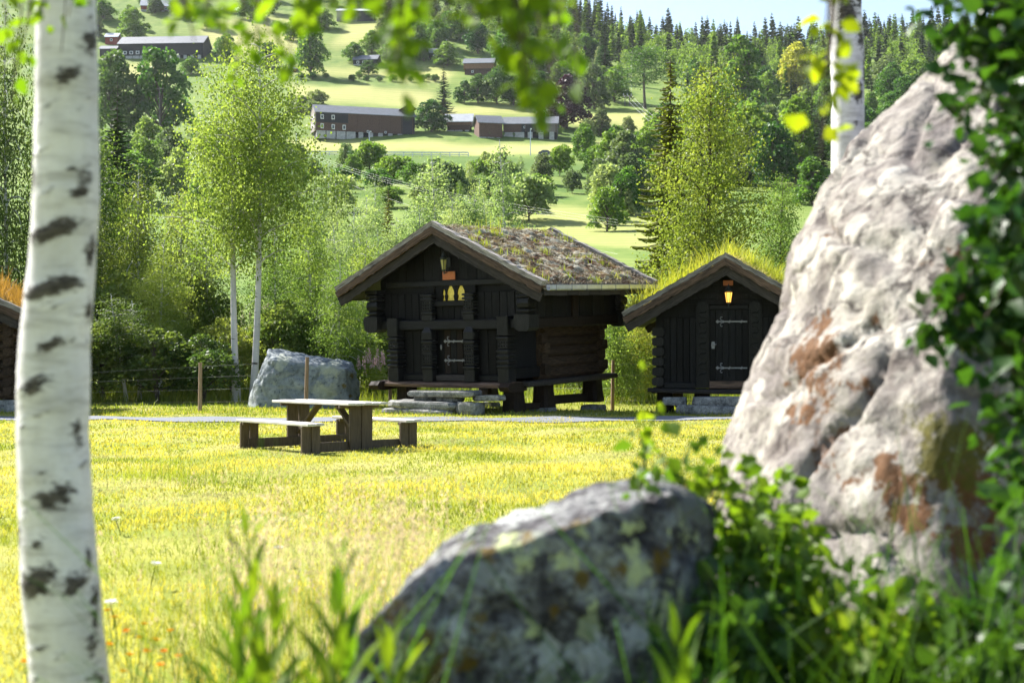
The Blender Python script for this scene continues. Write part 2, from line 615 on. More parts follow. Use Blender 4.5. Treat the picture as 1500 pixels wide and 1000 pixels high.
for poly in BANK_GREEN:
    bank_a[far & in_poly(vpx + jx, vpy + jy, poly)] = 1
def soften(a, k):
    a = a.reshape(NR, NA)
    for _ in range(k):
        b_ = a.copy(); b_[1:-1, 1:-1] = (a[1:-1, 1:-1] * 2 + a[:-2, 1:-1] + a[2:, 1:-1] + a[1:-1, :-2] + a[1:-1, 2:]) / 6; a = b_
    return a.ravel()
straw_a = soften(straw_a, 2); bank_a = soften(bank_a, 2)
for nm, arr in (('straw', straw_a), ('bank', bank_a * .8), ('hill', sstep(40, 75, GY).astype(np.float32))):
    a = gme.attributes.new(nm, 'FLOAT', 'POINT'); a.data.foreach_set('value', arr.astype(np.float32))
tag(link(bpy.data.objects.new('ground', gme)), 'yellow green lawn rising into the hillside meadows', kind='structure')


def strip(name, xs, yc, half, lift, mat, label, zfun=None):
    V = []; Q = []
    for i, x in enumerate(xs):
        for k, s in enumerate((-1, -.4, .4, 1)):
            y = yc(x) + s * half(x)
            V.append((x, y, gz(x, y) + lift))
    for i in range(len(xs) - 1):
        for k in range(3):
            Q.append([i * 4 + k, (i + 1) * 4 + k, (i + 1) * 4 + k + 1, i * 4 + k + 1])
    o = link(bpy.data.objects.new(name, np_mesh(name, np.array(V), np.array(Q), mat, True)))
    return tag(o, label, kind='structure')


M['gravel'] = plain('grey_gravel', (0.15, 0.16, 0.18), 0.9, 30, 0.35, 0.5, 0.2)
M['asphalt'] = plain('road_asphalt', (0.16, 0.165, 0.17), 0.85, 3, 0.2, 0.1)
strip('path', np.linspace(-22, 20, 85), lambda x: 32.3 + 0.25 * math.sin(x * .35) + .03 * abs(x), lambda x: 1.0 + .12 * math.sin(x * 1.7), 0.02, M['gravel'],
      'grey gravel path crossing in front of the storehouses')
strip('road', np.linspace(-120, 70, 160), lambda x: 404.0, lambda x: 3.4, 0.35, M['asphalt'], 'grey country road along the hillside behind the white guard rail')

# ------------------------------------------------------------------ foliage materials
M['birch_leaf'] = leaf_mat('birch_leaf', (0.095, 0.16, 0.028), (0.235, 0.31, 0.075), 0.52)
M['birch_pale'] = leaf_mat('pale_birch_leaf', (0.155, 0.22, 0.085), (0.29, 0.355, 0.165), 0.52)
M['birch_yellow'] = leaf_mat('yellow_birch_leaf', (0.20, 0.235, 0.035), (0.37, 0.375, 0.075), 0.52)
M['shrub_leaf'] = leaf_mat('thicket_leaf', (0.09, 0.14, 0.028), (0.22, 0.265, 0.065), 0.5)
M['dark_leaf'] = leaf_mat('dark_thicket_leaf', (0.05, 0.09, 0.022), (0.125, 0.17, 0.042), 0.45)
M['far_leaf'] = leaf_mat('far_tree_leaf', (0.065, 0.145, 0.024), (0.145, 0.24, 0.042), 0.5, scale=.3)
M['far_dark'] = leaf_mat('far_dark_tree_leaf', (0.038, 0.095, 0.022), (0.08, 0.155, 0.035), 0.4, scale=.3)
M['far_grey'] = leaf_mat('grey_willow_leaf', (0.10, 0.14, 0.065), (0.19, 0.235, 0.11), 0.5, scale=.3)
M['purple'] = leaf_mat('purple_tree_leaf', (0.022, 0.010, 0.016), (0.065, 0.03, 0.04), 0.25, (1.3, .6, .8), scale=.3)
M['spruce'] = leaf_mat('spruce_needles', (0.022, 0.048, 0.014), (0.06, 0.10, 0.028), 0.25, scale=.5)
M['spruce_light'] = leaf_mat('young_spruce_needles', (0.11, 0.14, 0.018), (0.22, 0.24, 0.035), 0.4, scale=.5)
M['spruce_brown'] = leaf_mat('brown_spruce_needles', (0.05, 0.045, 0.02), (0.10, 0.085, 0.04), 0.25, scale=.5)
M['near_leaf'] = leaf_mat('near_birch_leaf', (0.10, 0.17, 0.012), (0.19, 0.26, 0.025), 0.6, (1.8, 1.7, .4), scale=3)
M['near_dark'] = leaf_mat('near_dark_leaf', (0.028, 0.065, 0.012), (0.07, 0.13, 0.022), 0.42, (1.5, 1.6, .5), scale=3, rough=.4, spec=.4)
M['near_shrub'] = leaf_mat('near_shrub_leaf', (0.05, 0.115, 0.012), (0.13, 0.21, 0.022), 0.48, (1.6, 1.6, .45), scale=3)
M['grass'] = leaf_mat('lawn_grass', (0.15, 0.205, 0.022), (0.47, 0.43, 0.10), 0.5, (1.28, 1.2, .55), scale=.42, nw=.7)  # broad patches: dry straw tones, with tree shade painted into the darker green
M['straw_grass'] = leaf_mat('dry_grass', (0.36, 0.34, 0.14), (0.54, 0.50, 0.26), 0.4, (1.2, 1.1, .8), scale=.8)
M['tall_grass'] = leaf_mat('tall_green_grass', (0.10, 0.16, 0.02), (0.23, 0.27, 0.045), 0.45, (1.3, 1.3, .5), scale=.8)
M['red_grass'] = leaf_mat('rusty_roof_grass', (0.22, 0.14, 0.03), (0.38, 0.24, 0.06), 0.4, (1.3, 1.1, .6), scale=.8)
M['roof_grass'] = leaf_mat('yellow_roof_grass', (0.23, 0.28, 0.03), (0.42, 0.43, 0.09), 0.5, (1.4, 1.3, .5), scale=.8)

# birch bark
def bark_mat(name, sc_=1.0, attr=None, white=(0.62, 0.59, 0.56)):
    m, nt, out = new_mat(name)
    v = coord(nt, 'Object', (1, 1, 5.5))
    a = noise_tex(nt, v, 2.6 * sc_, 5, .6)
    b = noise_tex(nt, coord(nt, 'Object', (1, 1, 9)), 9.0 * sc_, 4, .6)
    c = noise_tex(nt, coord(nt, 'Object', (2.2, 2.2, .9)), 1.6 * sc_, 4, .6)
    base = ramp(nt, c, [(0.3, tuple(x * .72 for x in white)), (0.65, white)])
    base = mix(nt, ramp(nt, b, [(0.56, 0.0), (0.74, 0.55)]), base, (0.30, 0.25, 0.22))
    if attr:
        at = N(nt, 'Attribute'); at.attribute_name = attr
        s = math_(nt, 'ADD', at.outputs['Fac'], math_(nt, 'MULTIPLY', math_(nt, 'SUBTRACT', noise_tex(nt, coord(nt, 'Object', (1, 1, 2.2)), 26, 6, .7), .5), 2.2))
        f = ramp(nt, s, [(0.38, 0.0), (0.75, 1.0)])
        base = mix(nt, ramp(nt, a, [(0.50, 0.0), (0.72, .55)]), base, (0.22, 0.20, 0.19))
        dk = ramp(nt, noise_tex(nt, coord(nt, 'Object', (1, 1, 3)), 30, 4), [(0.3, (0.02, 0.018, 0.017)), (0.7, (0.11, 0.095, 0.085))])
        base = mix(nt, f, base, dk)
    else:
        base = mix(nt, ramp(nt, a, [(0.60, 0.0), (0.66, 1.0)]), base, (0.04, 0.035, 0.03))
    finish(nt, out, base, .75, b, .35, .006, .2)
    return m


M['bark'] = bark_mat('white_birch_bark', .55)
M['bark_near'] = bark_mat('near_birch_bark', 2.0, 'scar', (0.72, 0.70, 0.715))
M['bark_dark'] = wood('grey_brown_bark', (0.05, 0.04, 0.03), (0.16, 0.13, 0.105), (5, 5, 1), .9, .2, .8)
M['twig'] = plain('brown_twig', (0.07, 0.05, 0.035), .8, 12, .3)


# ------------------------------------------------------------------ trees
def spine(H, lean, bend, rng, n=9):
    t = np.linspace(0, 1, n)
    ph = rng.uniform(0, 6.28, 2)
    x = lean[0] * t + bend * np.sin(t * 3.0 + ph[0]) - bend * np.sin(ph[0])
    y = lean[1] * t + bend * np.sin(t * 2.6 + ph[1]) - bend * np.sin(ph[1])
    return np.stack([x * H, y * H, t * H], 1)


def birch_mesh(seed, H, Rc, n_leaf, leaf, cb=.25, droop=.5, limbs=30, trunks=1, leafmat='birch_leaf', bark='bark', spread=1.0, sigma=.26, thick=.011):
    rng = np.random.default_rng(seed)
    tb, lb = NB(), NB()
    for k in range(trunks):
        lean = rng.uniform(-.05, .05, 2) if trunks == 1 else np.array([(-1) ** k * .035, .02 * k])
        off = np.zeros(3) if trunks == 1 else np.array([(-1) ** k * .3, .15 * k, 0])
        sp = spine(H * (1 - .06 * k), lean, .012, rng, 11) + off
        r0 = H * thick
        tt = np.linspace(0, 1, len(sp))
        tb.tube(sp, r0 * (1 - tt) ** .8 + .012 + r0 * .35 * np.exp(-tt * 22), 9)
        cl, cw = [], []
        for i in range(limbs // trunks):
            t = cb + (0.97 - cb) * ((i + rng.uniform(0, .8)) / (limbs / trunks))
            base = np.array([np.interp(t, tt, sp[:, j]) for j in range(3)])
            az = i * 2.4 + rng.uniform(-.5, .5)
            u = (t - cb) / (1 - cb)
            prof = (min(1, u * 3.0 + .35)) * (1 - u) ** .62 * 1.1 + .10
            ln = Rc * prof * rng.uniform(.75, 1.2)
            el = rng.uniform(.45, .95)
            s = np.linspace(0, 1, 6)
            dirh = np.array([math.cos(az), math.sin(az), 0])
            pts = base + dirh * (ln * s * math.cos(el))[:, None] + np.array([0, 0, 1]) * (ln * (s * math.sin(el) - droop * s ** 2.2))[:, None]
            tb.tube(pts, r0 * .32 * (1 - t * .6) * (1 - s) + .008, 5)
            m_ = max(3, int(9 * prof + 2))
            for q in range(m_):
                ss = rng.uniform(.28, 1.05)
                c = np.array([np.interp(ss, s, pts[:, j]) for j in range(3)])
                c = c + rng.normal(size=3) * np.array([1, 1, .7]) * .16 * ln * spread
                cl.append(c); cw.append((ln / Rc) * rng.uniform(.4, 1.3))
        cl = np.array(cl); cw = np.array(cw); cw /= cw.sum()
        nl = n_leaf // trunks
        idx = rng.choice(len(cl), nl, p=cw)
        off_ = rng.normal(size=(nl, 3)) * np.array([1, 1, .8]) * sigma * Rc * .5
        hang = rng.exponential(1.0, nl) * droop * .35 * Rc * .5
        off_[:, 2] -= hang
        C = cl[idx] + off_
        C[:, 2] = np.maximum(C[:, 2], .3)
        D = rng.normal(size=(nl, 3)); D[:, 2] -= .7
        L = leaf * rng.uniform(.7, 1.3, nl)
        lb.add(*leaf_quads(C, D, L, L * .8, rng))
    return tb.mesh('trunk', M[bark], True), lb.mesh('crown', M[leafmat])


def round_mesh(seed, H, Rc, n_leaf, leaf, leafmat, lobes=16, cb=.12, bark='bark_dark', squash=1.0, power=.75, zmin=.16):
    """broad crowned tree: leaves on the shells of many uneven lobes"""
    rng = np.random.default_rng(seed)
    tb, lb = NB(), NB()
    sp = spine(H * .8, rng.uniform(-.04, .04, 2), .01, rng, 8)
    tt = np.linspace(0, 1, 8)
    tb.tube(sp, H * .018 * (1 - tt) + .03, 7)
    cs, rs = [], []
    for i in range(lobes):
        u = (i + .5) / lobes
        z = cb + (1 - cb) * (zmin + (.92 - zmin) * u)
        prof = math.sin(min(1, (z - cb) / (1 - cb)) ** power * math.pi) ** .7
        az = i * 2.4 + rng.uniform(-.5, .5)
        rr = Rc * prof * rng.uniform(.35, .85)
        c = np.array([math.cos(az) * rr, math.sin(az) * rr, z * H])
        cs.append(c); rs.append(Rc * rng.uniform(.28, .5) * (.55 + .6 * prof))
        s = np.linspace(0, 1, 4)[:, None]
        st = np.array([np.interp(.55 * z, tt, sp[:, j]) for j in range(3)])
        tb.tube(st + (c - st) * s, np.array([.012, .009, .006, .003]) * H, 5)
    cs = np.array(cs); rs = np.array(rs)
    w = rs ** 2; w /= w.sum()
    idx = rng.choice(lobes, n_leaf, p=w)
    d = unit(rng.normal(size=(n_leaf, 3)))
    d[:, 2] = np.where(d[:, 2] < -.35, -d[:, 2], d[:, 2])
    rr = rs[idx] * (rng.uniform(.2, 1, n_leaf) ** .33) * rng.normal(1, .09, n_leaf)
    C = cs[idx] + d * rr[:, None] * np.array([1, 1, .85 * squash])
    D = rng.normal(size=(n_leaf, 3)) + np.array([0, 0, -.3])
    L = leaf * rng.uniform(.65, 1.35, n_leaf)
    lb.add(*leaf_quads(C, D, L, L * .85, rng))
    return tb.mesh('trunk', M[bark], True), lb.mesh('crown', M[leafmat])


def spruce_np(seed, H, Rc, whorls, per, segs, droop=.35, up=.25, wid=.16, ragged=.25):
    """needle sprays as quads along drooping branches"""
    rng = np.random.default_rng(seed)
    V, n = [], 0
    br = []
    for i in range(whorls):
        t = .06 + .92 * (i / (whorls - 1)) ** .92
        ln0 = Rc * (1 - t) ** .85 + .04 * Rc
        for k in range(per if t < .85 else max(4, per - 2)):
            az = k * 6.283 / per + i * 1.1 + rng.uniform(-.35, .35)
            ln = ln0 * rng.uniform(1 - ragged, 1 + ragged * .6)
            h = np.array([math.cos(az), math.sin(az), 0.0]); sd = np.array([-h[1], h[0], 0])
            z0 = t * H + rng.uniform(-.4, .4) * H / whorls
            s = np.linspace(.05, 1, segs + 1)
            pts = h * (ln * s)[:, None] + np.array([0, 0, 1]) * (z0 + ln * (-droop * s + up * s ** 2.2))[:, None]
            br.append(pts)
            for j in range(segs):
                a, b = pts[j], pts[j + 1]
                w1 = wid * ln0 * (1.15 - s[j] * .75) + .05; w2 = wid * ln0 * (1.15 - s[j + 1] * .9) + .03
                dz = rng.uniform(.1, .5)
                for sg in (-1, 1):
                    V += [a, b + (b - a) * .25, b + sd * sg * w2 * rng.uniform(.6, 1.3) - np.array([0, 0, w2 * dz]) + (b - a) * .3, a + sd * sg * w1 * rng.uniform(.6, 1.3) - np.array([0, 0, w1 * dz])]
                V += [a, b, b + np.array([0, 0, -w2 * .9]), a + np.array([0, 0, -w1 * .9 * rng.uniform(.5, 1.2)])]
    V = np.array(V)
    return V, np.arange(len(V)).reshape(-1, 4), br


def spruce_mesh(seed, H, Rc, whorls, per, segs, leafmat='spruce', **kw):
    V, Q, br = spruce_np(seed, H, Rc, whorls, per, segs, **kw)
    tb = NB()
    t = np.linspace(0, 1, 6)
    tb.tube(np.stack([0 * t, 0 * t, t * H], 1), H * .012 * (1 - t) + .015, 7)
    if segs > 4:
        for pts in br:
            tb.tube(pts, np.linspace(.02, .006, len(pts)), 4)
    return tb.mesh('trunk', M['bark_dark'], True), np_mesh('crown', V, Q, M[leafmat])


def pine_mesh(seed, H, Rc, n_leaf, leaf):
    rng = np.random.default_rng(seed)
    tb, lb = NB(), NB()
    t = np.linspace(0, 1, 8)
    tb.tube(np.stack([.2 * np.sin(t * 3), 0 * t, t * H * .95], 1), H * .014 * (1 - t * .8) + .02, 7)
    for i in range(13):
        u = .45 + .53 * i / 12
        az = i * 2.4; rr = Rc * (1.15 - u) * 1.5 * rng.uniform(.5, 1)
        c = np.array([math.cos(az) * rr, math.sin(az) * rr, u * H])
        tb.tube(np.array([[0, 0, u * H * .95], c * .6 + np.array([0, 0, .4 * u * H]), c]), [.08, .05, .02], 5)
        k = n_leaf // 13
        C = c + rng.normal(size=(k, 3)) * np.array([.42, .42, .22]) * Rc * .75
        lb.add(*leaf_quads(C, rng.normal(size=(k, 3)), leaf * rng.uniform(.6, 1.3, k), leaf * .5 * np.ones(k), rng))
    return tb.mesh('trunk', M['bark_dark'], True), lb.mesh('crown', M['far_dark'])


def plant(name, meshes, loc, s, rot, label, cat='tree', group=None, sz=None, mats=None, tilt=(0, 0)):
    e = empty(name)
    e.location = loc
    e.rotation_euler = (tilt[0], tilt[1], rot)
    e.scale = (s, s, sz or s)
    for nm, me in zip(('trunk', 'crown'), meshes):
        o = bpy.data.objects.new(nm, me)
        link(o, e)
    tag(e, label, cat, group)
    return e

# ------------------------------------------------------------------ sod roof material
m, nt, out = new_mat('lichen_sod')
gp = coord(nt)
a1 = noise_tex(nt, gp, 1.6, 6, .65, .6); a2 = noise_tex(nt, gp, 7.0, 6, .7); a3 = noise_tex(nt, gp, 2.7, 5, .6, .3)
a4 = noise_tex(nt, coord(nt, 'Object', (1, .45, 1)), 5.5, 5, .65, .5)
c0 = ramp(nt, a4, [(0.34, (0.06, 0.03, 0.02)), (0.42, (0.15, 0.09, 0.055)), (0.47, (0.20, 0.15, 0.10)), (0.53, (0.30, 0.27, 0.20)), (0.64, (0.42, 0.40, 0.32)), (0.72, (0.19, 0.14, 0.12))])
c1 = mix(nt, ramp(nt, a1, [(0.52, 0.0), (0.64, .8)]), c0, (0.17, 0.115, 0.03))
c1 = mix(nt, ramp(nt, a2, [(0.34, .8), (0.48, 0.0)]), c1, (0.05, 0.028, 0.018))
finish(nt, out, c1, .95, a2, 1.0, .06, .05)
M['lichen_sod'] = m
M['grass_sod'] = plain('dry_grass_sod', (0.24, 0.20, 0.07), .95, 5, .5, .8, .1)


def blades(rng, C, h, w, lean, top=.25):
    """grass blades: two quads each, bent; C base points, h heights"""
    n = len(C)
    az = rng.uniform(0, 6.283, n); bz = rng.uniform(0, 6.283, n)
    D = np.stack([np.cos(az), np.sin(az), 0 * az], 1); S = np.stack([np.cos(bz), np.sin(bz), 0 * bz], 1)
    h = np.asarray(h).reshape(-1, 1); w = np.asarray(w).reshape(-1, 1); l = np.asarray(lean).reshape(-1, 1)
    up = np.array([[0, 0, 1.0]])
    mid = C + up * h * .55 + D * h * l * .3
    tip = C + up * h * (1 - .25 * l) + D * h * l
    V = np.stack([C - S * w, C + S * w, mid + S * w * .75, mid - S * w * .75, tip + S * w * top, tip - S * w * top], 1).reshape(-1, 3)
    b = (np.arange(n) * 6)[:, None]
    Q = np.concatenate([b + np.array([[0, 1, 2, 3]]), b + np.array([[3, 2, 4, 5]])])
    return V, Q


def slope_board(name, parent, xp, zp, xe, ze, y, w, th, mat, drop, b=.012, over=0.0, seed=0):
    """straight board following the roof slope in the gable plane, top edge `drop` below the slope line"""
    d = Vector((xe - xp, 0, ze - zp)); L = d.length + over
    d.normalize()
    ang = math.atan2(-d.z, d.x)
    nrm = Vector((-d.z, 0, d.x))
    if nrm.z < 0: nrm = -nrm
    c = Vector((xp, y, zp)) + d * (L / 2) - nrm * (drop + w / 2)
    rng = random.Random(seed + int(xe * 100))
    V, Fs = [], []
    nseg = 34                                     # uneven edge along the board
    for i in range(nseg + 1):
        x = -L / 2 + L * i / nseg
        t1 = w / 2 + rng.uniform(-.016, .016); t2 = -w / 2 + rng.uniform(-.014, .014)
        y1 = th / 2 + rng.uniform(-.006, .006)
        V += [(x, -y1, t2), (x, y1, t2), (x, y1, t1), (x, -y1, t1)]
    for i in range(nseg):
        for k in range(4):
            k2 = (k + 1) % 4
            Fs.append([i * 4 + k, (i + 1) * 4 + k, (i + 1) * 4 + k2, i * 4 + k2])
    Fs += [[3, 2, 1, 0], [nseg * 4 + k for k in range(4)]]
    mb = MB(); mb.add(V, Fs)
    o = mb.build(name, mat, parent)
    o.location = c; o.rotation_euler = (0, ang, 0)
    return o


def sod_slope(parent, xp, zp, xe, ze, y0, y1, th, mat, seed, nx=60, ny=84, amp=.07):
    V = []
    for i in range(nx + 1):
        u = i / nx
        for j in range(ny + 1):
            v = j / ny
            x = xp + (xe - xp) * u; z = zp + (ze - zp) * u; y = y0 + (y1 - y0) * v
            q = Vector((x * 2.3 + seed, y * 2.3, 0))
            n = mnoise.fractal(q, 1.0, 2.0, 4) * amp + abs(mnoise.noise(Vector((q.x * 3.2, q.y * 1.7, 0)))) * amp * 1.6
            edge = min(1.0, min(u * 12 + .35, (1 - u) * 12, v * 14 + .1, (1 - v) * 14))
            V.append((x, y, z + th * (.35 + .65 * max(0, edge)) + n * max(.2, edge)))
    n_top = len(V)
    Fs = []
    for i in range(nx):
        for j in range(ny):
            a = i * (ny + 1) + j
            Fs.append([a, a + 1, a + ny + 2, a + ny + 1])
    # skirt down to the roof boards
    ring = [i * (ny + 1) for i in range(nx + 1)] + [nx * (ny + 1) + j for j in range(1, ny + 1)] + [i * (ny + 1) + ny for i in range(nx - 1, -1, -1)] + [j for j in range(ny - 1, 0, -1)]
    for a in ring:
        x, y, z = V[a]
        u = (x - xp) / (xe - xp)
        V.append((x, y, zp + (ze - zp) * u + .004))
    L = len(ring)
    for k in range(L):
        k2 = (k + 1) % L
        Fs.append([ring[k], ring[k2], n_top + k2, n_top + k])
    mb = MB(); mb.add(V, Fs)
    return mb.build('sod', mat, parent, True)


def roof(parent, xp, zp, wl, wr, zl, zr, y0, y1, sod, seed, gut=True, grass=None):
    """two slopes of boards and sod, verge logs, barge boards on the front gable, boards along the eaves"""
    for sgn, w, ze in ((-1, wl, zl), (1, wr, zr)):
        xe = xp + sgn * w
        mb = MB()
        sl = (ze - zp) / (xe - xp)
        mb.prism([(xp, zp - .10), (xe, ze - .10), (xe, ze - .01), (xp, zp - .01)], 'y', y0 + .05, y1 - .05)
        mb.build('roof_deck', M['tar_x'], parent)
        sod_slope(parent, xp, zp, xe, ze, y0 + .12, y1 - .1, .17, sod, seed + sgn)
        for yy, front in ((y0, True), (y1, False)):
            s2 = -1 if front else 1
            slope_board('verge_log', parent, xp, zp + .235, xe + sgn * .03, ze + .235, yy + .05 * -s2, .12, .20, M['grey_wood'], 0, seed=seed)
            slope_board('barge_board', parent, xp, zp + .10, xe, ze + .10, yy - .03 * -s2, .165, .06, M['barge'], .0, seed=seed + 3)
            slope_board('rake_board', parent, xp, zp - .085, xe - sgn * .04, ze - .085, yy + .05 * -s2, .21, .06, M['rake'], .0, seed=seed + 5)
        # eave: peat log and fascia
        box('eave_board', parent, (xe - sgn * .03, (y0 + y1) / 2, ze + .07), (.05, y1 - y0 - .34, .17), M['grey_wood'], None, .01)
        if gut:
            g = MB()
            poly = [(xe + sgn * .01, ze + .13), (xe + sgn * .01, ze + .03), (xe + sgn * .04, ze + .0), (xe + sgn * .10, ze + .0), (xe + sgn * .13, ze + .03), (xe + sgn * .13, ze + .13),
                    (xe + sgn * .118, ze + .13), (xe + sgn * .118, ze + .035), (xe + sgn * .095, ze + .012), (xe + sgn * .045, ze + .012), (xe + sgn * .022, ze + .035), (xe + sgn * .022, ze + .13)]
            g.prism(poly, 'y', y0 + .14, y1 - .02)
            go = g.build('gutter', M['gutter'], parent)
            for k in range(8):
                yb = y0 + .4 + k * (y1 - y0 - .7) / 7
                box('bracket', go, (xe + sgn * .07, yb, ze + .06), (.136, .02, .138), M['iron'], None, .004)
            for k in range(11):
                yb = y0 + .3 + k * (y1 - y0 - .5) / 10
                box('fascia_board', parent, (xe + sgn * .0, yb, ze - .065 - .01 * (k % 2)), (.03, (y1 - y0 - .5) / 10 - .015, .11), M['rake'], None, .006)


def square_post(prof, w, d, name, mat, parent, loc, studs=()):
    """carved post: stack of mouldings (z, factor) on a w x d section; studs: (z0, z1) zones cut with rows of diamonds"""
    mb = MB()
    V, Fs = [], []
    for z, k in prof:
        hw, hd, c = w / 2 * k, d / 2 * k, .02
        V += [(-hw + c, -hd, z), (hw - c, -hd, z), (hw, -hd + c, z), (hw, hd - c, z), (hw - c, hd, z), (-hw + c, hd, z), (-hw, hd - c, z), (-hw, -hd + c, z)]
    n = len(prof)
    for i in range(n - 1):
        for k in range(8):
            k2 = (k + 1) % 8
            Fs.append([i * 8 + k, i * 8 + k2, (i + 1) * 8 + k2, (i + 1) * 8 + k])
    Fs += [list(range(8))[::-1], [(n - 1) * 8 + k for k in range(8)]]
    mb.add(V, Fs)
    for z0, z1 in studs:
        rows = max(2, int((z1 - z0) / .075))
        for r in range(rows):
            zc = z0 + (r + .5) * (z1 - z0) / rows
            for q in range(4):
                xc = (q - 1.5) * w * .23
                s = w * .10
                mb.add([(xc - s, -d / 2 * .9 - .002, zc), (xc, -d / 2 * .9 - .002, zc - .034), (xc + s, -d / 2 * .9 - .002, zc), (xc, -d / 2 * .9 - .002, zc + .034), (xc, -d / 2 * .9 - .032, zc)],
                       [[0, 1, 4], [1, 2, 4], [2, 3, 4], [3, 0, 4]])
                yc = (q - 1.5) * d * .23
                mb.add([(w / 2 + .002, yc - s, zc), (w / 2 + .002, yc, zc - .034), (w / 2 + .002, yc + s, zc), (w / 2 + .002, yc, zc + .034), (w / 2 + .03, yc, zc)],
                       [[0, 1, 4], [1, 2, 4], [2, 3, 4], [3, 0, 4]])
    o = mb.build(name, mat, parent)
    o.location = loc
    return o


def strap_hinge(parent, loc, L, flip=1):
    mb = MB()
    mb.box((0, 0, 0), (L, .012, .034), None, .003)
    mb.box((-L * .12 * flip, -.004, 0), (.05, .014, .075), Matrix.Rotation(R(45), 3, 'Y'), .003)
    mb.box((L * .30 * flip, -.004, 0), (.05, .014, .075), Matrix.Rotation(R(45), 3, 'Y'), .003)
    tipx = -L / 2 * flip
    mb.box((tipx - .03 * flip, 0, 0), (.07, .012, .07), Matrix.Rotation(R(45), 3, 'Y'), .003)
    for sg in (-1, 1):
        pts = [(tipx + (.13 - .055 * math.sin(a) - .06 * a / 3) * flip, 0, sg * (.02 + .05 * (1 - math.cos(a)))) for a in np.linspace(0, 3.9, 10)]
        mb.tube(pts, [.012] * 8 + [.016, .018], 6)
    o = mb.build('hinge', M['iron'], parent)
    o.location = loc
    return o


def wall_lantern(name, lit, label, mat4):
    e = empty(name, mat4)
    mb = MB(); mb.lathe([(-.02, .05), (.0, .105), (.03, .11), (.10, .05), (.13, .045), (.15, .015), (.2, .012)], 6); mb.build('cap', M['lantern_metal'], e)
    mb = MB(); mb.lathe([(-.27, .055), (-.02, .092)], 6); mb.build('glass', M['lamp_on' if lit else 'lamp_off'], e)
    mb = MB(); mb.lathe([(-.40, .004), (-.36, .018), (-.33, .016), (-.30, .045), (-.268, .062)], 6); mb.build('finial', M['lantern_metal'], e)
    for k in range(6):
        a = k * math.pi / 3
        mb = MB(); mb.tube([(.058 * math.cos(a), .058 * math.sin(a), -.27), (.096 * math.cos(a), .096 * math.sin(a), -.02)], [.008, .008], 5); mb.build('glazing_bar', M['lantern_metal'], e)
    mb = MB(); mb.tube([(0, .20, .03), (0, .2, -.2), (0, .12, -.34), (0, .04, -.36), (0, 0, -.34)], [.014] * 5, 6); mb.box((0, .215, -.08), (.09, .02, .24), None, .006); mb.build('bracket', M['lantern_metal'], e)
    return tag(e, label, 'lantern')


def leg_mesh(h, wb, wt, mat, flare=.0):
    mb = MB()
    V = []
    for z, k in ((0, 1.0), (.12, .98), (.5, .62), (.8, .45), (1.0, .5)):
        w = wt + (wb - wt) * k
        c = w * .16
        hw = w / 2
        V += [(-hw + c, -hw, z * h), (hw - c, -hw, z * h), (hw, -hw + c, z * h), (hw, hw - c, z * h), (hw - c, hw, z * h), (-hw + c, hw, z * h), (-hw, hw - c, z * h), (-hw, -hw + c, z * h)]
    Fs = [[i * 8 + k, i * 8 + (k + 1) % 8, (i + 1) * 8 + (k + 1) % 8, (i + 1) * 8 + k] for i in range(4) for k in range(8)]
    Fs += [list(range(8))[::-1], [32 + k for k in range(8)]]
    mb.add(V, Fs)
    return mb.mesh('leg', mat)


# ------------------------------------------------------------------ rocks
def fac(q):
    # broken facets: steps between the cells of a Voronoi pattern, with narrow cracks
    dd, pts = mnoise.voronoi(q * .8 + Vector((mnoise.noise(q * 1.5), mnoise.noise(q * 1.5 + Vector((5, 2, 1))), 0)) * .35)
    c_ = pts[0]
    step = mnoise.noise(Vector((c_[0] * 7.3, c_[1] * 5.1, c_[2] * 6.7))) * .45 + (q * .8 - Vector(c_)).dot(Vector((math.sin(c_[0] * 9), math.sin(c_[1] * 8), math.cos(c_[2] * 7)))) * .35
    e = dd[1] - dd[0]
    dd2, _p = mnoise.voronoi(q * Vector((1.0, 1.0, .45)) * 1.3 + Vector((mnoise.noise(q * 3), mnoise.noise(q * 3 + Vector((1, 7, 3))), mnoise.noise(q * 2))) * .3)
    e2 = dd2[1] - dd2[0]
    return step, max(0, .08 - e) * 5.0 + max(0, .07 - e2) * 5.0


